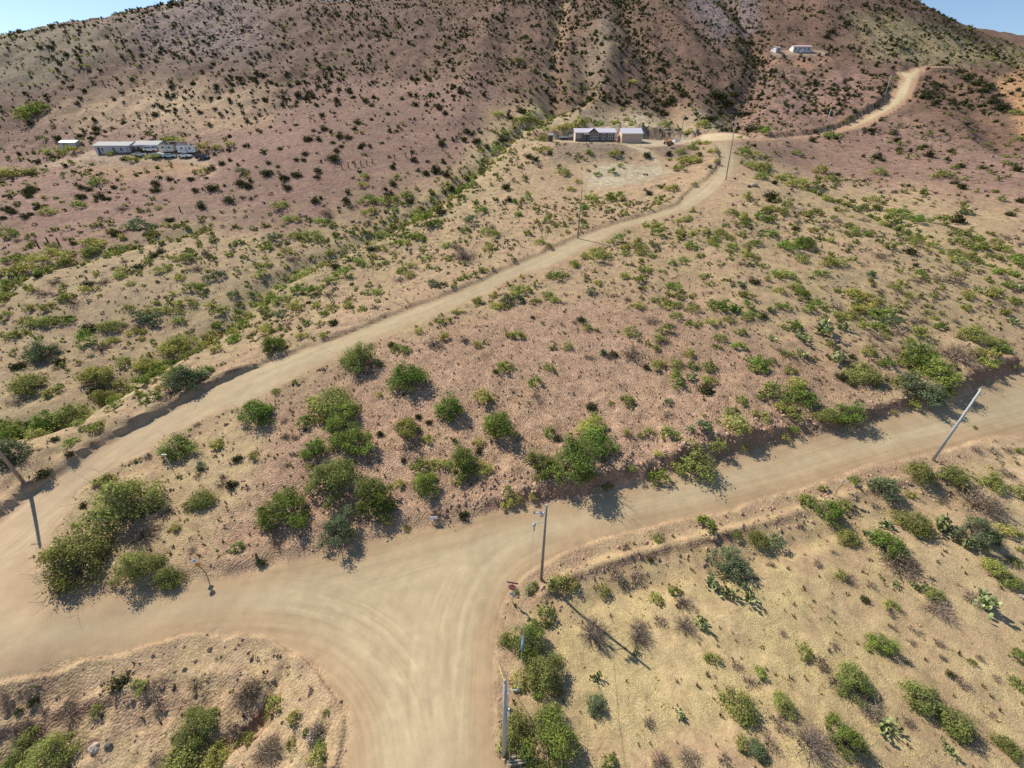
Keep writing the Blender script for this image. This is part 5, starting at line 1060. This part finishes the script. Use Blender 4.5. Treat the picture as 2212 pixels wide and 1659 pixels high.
gable_house('tan_garage', 'tan metal garage with white trimmed roof beside the brown house', 'garage', (1342, 309), Wg, 9.0, 3.0, 1.75, ('stucco_tan', 'stucco_lit', 'roof_lilac'), [(Wg * .29, Wg * .33, .95, 1.8, 1), (Wg * .64, Wg * .69, 1.0, 1.75, 1)], rz=-.04, over=.22)  # ends take a lighter copy of the front stucco, sunlit side painted in
def box_thing(name, label, cat, at, rz, parts):
    p = spot(*at)[0]; r = prop(empty(name, p, rz), label, cat)
    for n, mt, bs in parts:
        m = MB(); [m.box(*b) for b in bs]; m.build(n, M[mt], r)
    return r
t = prop(empty('propane_tank', spot(1233, 300)[0], .1), 'white rounded propane tank at the left end of the brown house', 'tank')
MB().tube((-.75, 0, 1.0), (.75, 0, 1.0), .55, .55, 14).build('tank_body', M['metal_white'], t, False); [MB().box(x - .1, x + .1, -.4, .4, -.3, .6).build('leg', M['galv'], t) for x in (-.5, .5)]; MB().tube((0, 0, 1.5), (0, 0, 1.7), .16, .14, 10).build('dome', M['metal_white'], t)
box_thing('flat_trailer', 'low pale flat trailer left of the brown house', 'trailer', (1218, 301), .05, [('deck', 'sign_grey', [(-1.9, 1.9, -.8, .8, .45, .65)]), ('rail', 'metal_white', [(-1.9, 1.9, .76, .84, .66, 1.0)]), ('wheel', 'rubber', [(-.4, .2, -.95, -.82, 0, .55)]), ('tongue', 'dark_metal', [(1.9, 2.8, -.06, .06, .45, .55)])])
gable_house('wooden_shed', 'small brown wooden shed at the left end of the gravel yard', 'shed', (1184, 306), 1.8, 1.8, 2.2, .5, ('wood_brown', 'wood_brown', 'roof_grey'), doors=[(.5, 1.3, 1.8, 'door_dark')], over=.15, skirt=.6)
t = prop(empty('canopy', spot(1335, 309)[0]), 'dark red pointed canopy between the brown house and tan garage', 'canopy'); MB().lathe([(.95, .5), (.5, 1.2), (.06, 2.1)], 8).build('canopy_cloth', M['tarp_red'], t); MB().tube((0, 0, -.1), (0, 0, .52), .05, .05, 6).build('mast', M['wood_post'], t)
t = prop(empty('skid_loader', spot(1442, 312)[0], .5), 'orange skid loader parked on the gravel yard', 'loader')
MB().box(-.75, .75, -1.1, 1.0, .45, 1.15).build('chassis', M['paint_orange'], t); m = MB()
for x in (-.6, .52):
    for y in (-.5, .55): m.box(x, x + .08, y, y + .08, 1.15, 2.0)
m.box(-.65, .65, -.55, .68, 2.0, 2.1); m.build('cab', M['paint_orange'], t)
for x in (-.9, .9):
    for y in (-.65, .65): MB().tube((x - .14, y, .4), (x + .14, y, .4), .42, .42, 12).build('wheel', M['rubber'], t)
    MB().tube((x * .75, 1.0, 1.3), (x * .75, -1.5, .5), .08, .08, 6).build('lift_arm', M['paint_orange'], t)
MB().prism([(-.95, .05), (.95, .05), (.95, .7), (-.95, .7)], -2.0, -1.45).build('bucket', M['dark_metal'], t)
box_thing('white_crate', 'white bin beside the pole at the yard end', 'bin', (1460, 307), .2, [('bin_body', 'metal_white', [(-.8, .8, -.5, .5, 0, .8)]), ('bin_lid', 'sign_grey', [(-.85, .85, -.55, .55, .803, .9)])])
t = prop(empty('old_tyre', spot(1394, 377)[0]), 'old tyre lying at the edge of the lower gravel pad', 'tyre'); me = bpy.data.meshes.new('tyre_ring'); import bmesh
bmx = bmesh.new(); ring = []
for i in range(18):
    a = 2 * math.pi * i / 18; ring.append([bmx.verts.new(((1.0 + .28 * math.cos(b)) * math.cos(a), (1.0 + .28 * math.cos(b)) * math.sin(a), .24 + .26 * math.sin(b))) for b in [2 * math.pi * j / 8 for j in range(8)]])
for i in range(18):
    for j in range(8): bmx.faces.new((ring[i][j], ring[(i + 1) % 18][j], ring[(i + 1) % 18][(j + 1) % 8], ring[i][(j + 1) % 8]))
bmx.to_mesh(me); bmx.free(); me.materials.append(M['dark_metal']); link(bpy.data.objects.new('tyre_ring', me), t); t.scale = (.6, .6, .6)

# white buildings on the hill
ph, dh = spot(1712, 113); Wh = 38.5 / FOC * dh
gable_house('hill_house', 'long white house with a pink roof cut into the hillside', 'house', (1712, 113), Wh, 5.5, 2.9, 1.0, ('siding_grey', 'siding_white_lit', 'roof_pink'), [(Wh * .08, Wh * .18, 1.0, 2.3, 1), (Wh * .82, Wh * .92, 1.0, 2.3, 1), (Wh * .6, Wh * .68, 1.0, 2.2, 1)], [(Wh * .34, Wh * .42, 2.1, 'door_dark')])  # white walls: shaded front painted grey, sunlit ends left white
for u, v, r, l in ((1728, 114, .75, 'larger round white tank before the hill house'), (1733, 112.6, .65, 'smaller round white tank before the hill house')):
    t = prop(empty('round_tank', spot(u, v)[0]), l, 'tank'); MB().lathe([(r, -.2), (r, 1.3), (r * .7, 1.65), (.12, 1.8)], 12).build('tank_body', M['metal_white'], t, True); MB().tube((0, 0, 1.78), (0, 0, 1.9), .14, .14, 8).build('tank_lid', M['sign_grey'], t)
gable_house('hill_cabin', 'small white cabin with a pink roof left of the hill house', 'cabin', (1675, 114), 3.6, 4.5, 2.7, .9, ('siding_grey', 'siding_white_lit', 'roof_pink'), [(.4, 1.3, 1.0, 2.2, 1)], [(2.2, 3.1, 2.1, 'door_dark')], rz=.35)  # cabin front greyed the same way, shade put into the wall colour

# trailer yard on the left
def c1(x, y): return ((240 + x / 5.53) * .73733, (390 + y / 5.53) * .73733)
pl1, d1 = spot(209, 332); W1 = 75 / FOC * d1
gable_house('grey_house', 'left wing of the pale grey house in the trailer yard', 'house', (209, 332), W1, 7.0, 2.7, 1.25, ('siding_grey', 'siding_grey', 'roof_grey'), [(W1 * .18, W1 * .24, .8, 2.0, 1), (W1 * .5, W1 * .58, .9, 2.1, 1), (W1 * .72, W1 * .8, .9, 2.1, 1)], [(W1 * .08, W1 * .14, 2.0, 'door_dark')])
e = pl1 + Vector((W1 + .6, 1.6, .25)); gh = gable_house('grey_house', 'right wing of the pale grey house behind the parked vehicles', 'house', tuple(e), 9.6, 6.6, 2.7, 1.3, ('siding_grey', 'siding_grey', 'roof_grey'), [(3.2, 4.2, .9, 2.1, 1), (6.2, 7.6, .9, 2.1, 2)], [(1.4, 2.3, 2.0, 'door_dark')])
m = MB(); m.box(-.6, 2.6, -3.0, -.02, 2.25, 2.4); m.build('porch_roof', M['roof_lilac'], gh); [MB().box(x - .06, x + .06, -2.95, -2.83, -.8, 2.25).build('porch_post', M['wood_post'], gh) for x in (-.5, 2.5)]
gable_house('white_shed', 'white roofed metal shed at the far left of the trailer yard', 'shed', (134, 322), 5.4, 5.0, 2.3, .7, ('metal_beige', 'metal_beige', 'metal_white'), doors=[(1.2, 2.4, 1.9, 'door_dark')], rz=.25, over=.2)
box_thing('carport', 'white topped open carport right of the grey house', 'carport', c1(1590, 268), -.1, [('roof_sheet', 'metal_white', [(-2.2, 2.2, -2.2, 2.2, 2.7, 2.82)]), ('rear_panel', 'siding_grey', [(-2.2, 2.2, 2.1, 2.2, .2, 2.69)])] + [('post', 'galv', [(x, x + .1, y, y + .1, -.5, 2.69)]) for x in (-2.2, 2.1) for y in (-2.2, 1.98)])
def caravan(label, at, rz, L, mat, band):
    p = spot(*at)[0]; r = prop(empty('camper_trailer', p, rz), label, 'trailer')
    MB().prism([(-L / 2, .6), (-L / 2 + .25, .5), (L / 2 - .5, .5), (L / 2, .9), (L / 2 - .1, 2.4), (L / 2 - .5, 2.75), (-L / 2 + .2, 2.75), (-L / 2, 2.5)], -1.15, 1.15).build('body', M[mat], r)
    MB().box(-L / 2 + .3, L / 2 - .6, -1.165, -1.153, 1.15, 1.35).build('stripe', M[band], r); [MB().box(x, x + .9, -1.17, -1.153, 1.55, 2.15).build('window', M['glass'], r) for x in (-L * .3, L * .15)]
    MB().box(-.2, .45, -1.175, -1.153, .65, 2.3).build('door', M['sign_grey'], r); [MB().tube((x, y - .1, .33), (x, y + .1, .33), .34, .34, 12).build('wheel', M['rubber'], r) for x in (-.5, .35) for y in (-1.0, 1.0)]
    MB().tube((L / 2 - .1, 0, .55), (L / 2 + 1.0, 0, .5), .06, .06, 6).build('tow_bar', M['dark_metal'], r); return r
caravan('cream camper trailer parked left of the carport', c1(1420, 322), .06, 5.4, 'metal_beige', 'metal_white'); caravan('long white camper trailer with a beige end in the yard', c1(1745, 335), -.05, 7.2, 'metal_white', 'metal_beige')
def car(label, at, rz, paint, kind='suv', L=4.8):
    p = spot(*at)[0]; r = prop(empty('parked_car' if kind != 'pickup' else 'pickup_truck', p, rz), label, 'car' if kind != 'pickup' else 'truck', 'vehicles parked in the trailer yard'); h = L / 2
    MB().prism([(-h, .45), (-h + .1, .32), (h - .15, .32), (h, .5), (h - .03, .82), (h - .3, .98), (h - 1.25, 1.04), (-h + .05, 1.06)], -.9, .9).build('body', M[paint], r)
    cab_ = {'suv': [(-h + .08, 1.04), (h - 1.3, 1.02), (h - 1.95, 1.68), (-h + .35, 1.72)], 'sedan': [(-h + .7, 1.03), (h - 1.3, 1.02), (h - 2.0, 1.45), (-h + 1.4, 1.47)], 'pickup': [(-.35, 1.03), (h - 1.35, 1.02), (h - 1.95, 1.7), (-.2, 1.72)]}[kind]
    MB().prism(cab_, -.78, .78).build('cabin', M[paint], r); cx = sum(a for a, _ in cab_) / 4; cz = sum(b for _, b in cab_) / 4
    for s_ in (-1, 1): MB().prism([(cx + (a - cx) * .86, cz + (b - cz) * .72) for a, b in cab_], s_ * .785 - .005, s_ * .785 + .005).build('side_window', M['glass'], r)
    a, b = cab_[1], cab_[2]; MB().add([(a[0] - .06 + .02, -.68, a[1] + .1), (a[0] - .06 + .02, .68, a[1] + .1), (b[0] + .07 + .02, .64, b[1] - .06), (b[0] + .07 + .02, -.64, b[1] - .06)], [(0, 1, 2, 3)]).build('windscreen', M['glass'], r)
    if kind == 'pickup': MB().box(-h + .15, -.5, -.75, .75, 1.058, 1.075).build('cargo_bed', M['dark_metal'], r)
    for x in (-h + .9, h - .95):
        for y in (-.86, .86): MB().tube((x, y - .11, .34), (x, y + .11, .34), .36, .36, 14).build('wheel', M['rubber'], r)
    for y in (-.65, .65): MB().box(h - .04, h + .01, y - .16, y + .16, .68, .84).build('headlight', M['insulator'], r)
    return r
car('dark blue sport utility vehicle at the right end of the trailer yard', c1(1965, 425), -.12, 'paint_blue', 'suv', 5.0); car('white pickup truck beside the dark blue vehicle', c1(1680, 400), -.2, 'paint_white', 'pickup', 5.2)
car('pale teal car behind the low bushes in the trailer yard', c1(1430, 400), .3, 'paint_teal', 'sedan', 4.5); car('silver car parked before the porch of the grey house', c1(950, 378), .5, 'paint_silver', 'sedan', 4.4); car('white van roofed car by the right wing of the grey house', c1(1130, 300), .1, 'paint_white', 'suv', 4.8)
t = prop(empty('covered_boat', spot(*c1(1240, 392))[0], .35), 'tarp covered boat on blocks among bushes in the trailer yard', 'boat'); MB().prism([(-2.4, .4), (2.2, .4), (2.8, 1.1), (.2, 1.6), (-2.5, 1.3)], -1.0, 1.0).build('tarp_cover', M['tarp'], t); [MB().box(x - .2, x + .2, -.6, .6, -.3, .39).build('block', M['wood_brown'], t) for x in (-1.6, 1.4)]

# ------------------------------------------------------------------ fence, posts, boulders, flowers
posts = [(745, 1462), (800, 1450), (857, 1442), (908, 1434), (962, 1427), (1006, 1412), (1201, 1377), (1298, 1362), (1345, 1352), (1608, 1305)]
pp = [spot((750 + x / 2.949) * .73733, y / 2.949 * .73733)[0] for x, y in posts]
f = prop(empty('wire_fence', pp[0]), 'broken line of dark fence posts with sagging wire on the pink slope', 'fence')
for q in pp: MB().tube((0, 0, -.2), (pyr.uniform(-.12, .12), pyr.uniform(-.05, .05), 1.65), .17, .14, 7).build('post', M['wood_post'], f).location = q - pp[0]
for a, b in zip(pp[:-1], pp[1:]):
    if (a - b).length < 30: m = MB(); [m.tube(a - pp[0] + Vector((0, 0, z)), b - pp[0] + Vector((0, 0, z - .1)), .015, .015, 4, False) for z in (.6, 1.2)]; m.build('wire', M['wire'], f)
for (x, y), l in zip([(335, 480), (422, 450), (512, 455), (1560, 175)], ('leftmost dark wooden post above the side wash', 'middle dark wooden post above the side wash', 'dark wooden post nearest the round bush above the side wash', 'lone dark post on the pink slope beside two dark bushes')):
    q = spot((x / 2.947) * .73733, (562.5 + y / 2.947) * .73733)[0]; prop(MB().tube((0, 0, -.2), (.1, 0, 1.7), .2, .15, 7).build('wooden_post', M['wood_post']), l, 'post', 'dark wooden posts on the left slope').location = q
def boulder(u, v, s, mat, label, seed):
    q = spot(u, v)[0]; b = bmesh.new(); bmesh.ops.create_icosphere(b, subdivisions=3, radius=1.0); g = random.Random(seed); of = [g.uniform(0, 50) for _ in range(3)]
    from mathutils import noise as mn
    for w in b.verts: n = mn.noise(w.co * 1.3 + Vector(of)) * .35 + mn.noise(w.co * 3.1 + Vector(of)) * .12; w.co *= (1 + n); w.co.z *= .68
    me = bpy.data.meshes.new('boulder'); b.to_mesh(me); b.free(); me.materials.append(M[mat]); o = prop(link(bpy.data.objects.new('boulder', me)), label, 'boulder'); o.location = q + Vector((0, 0, s * .25)); o.scale = (s, s * .8, s); return o
boulder(207, 1617, .42, 'rock', 'pale boulder on the grass at the lower left', 3); boulder(234, 1611, .24, 'rock_dark', 'small dark boulder right of the pale one at lower left', 5); boulder(1629, 402, .9, 'rock', 'pale boulder with a dead stump beside the upper curve', 8); boulder(1732, 334, .7, 'rock', 'white boulder on the mauve slope below the hill road', 9)
boulder(1852, 1050, .35, 'rock', 'pink boulder on the slope right of the marker sign', 12); boulder(2208, 1290, .3, 'rock', 'grey boulder at the right edge of the grass', 14)
q = spot(685, 1588)[0]; fb = prop(empty('flowering_bush', q), 'twiggy bush dotted with white blossoms beside the stem road', 'bush'); fb.scale = (1.5, 1.5, 1.5)
link(bpy.data.objects.new('twigs', LIB['X', 'near'][1][0]), fb); g_ = np.random.default_rng(9); cc = crown(8800, 22, 90, .03, .5, .8, lob=.2)[0]; link(bpy.data.objects.new('blossoms', np_mesh('blossoms', cc[0], cc[1], [M['blossom']])), fb)
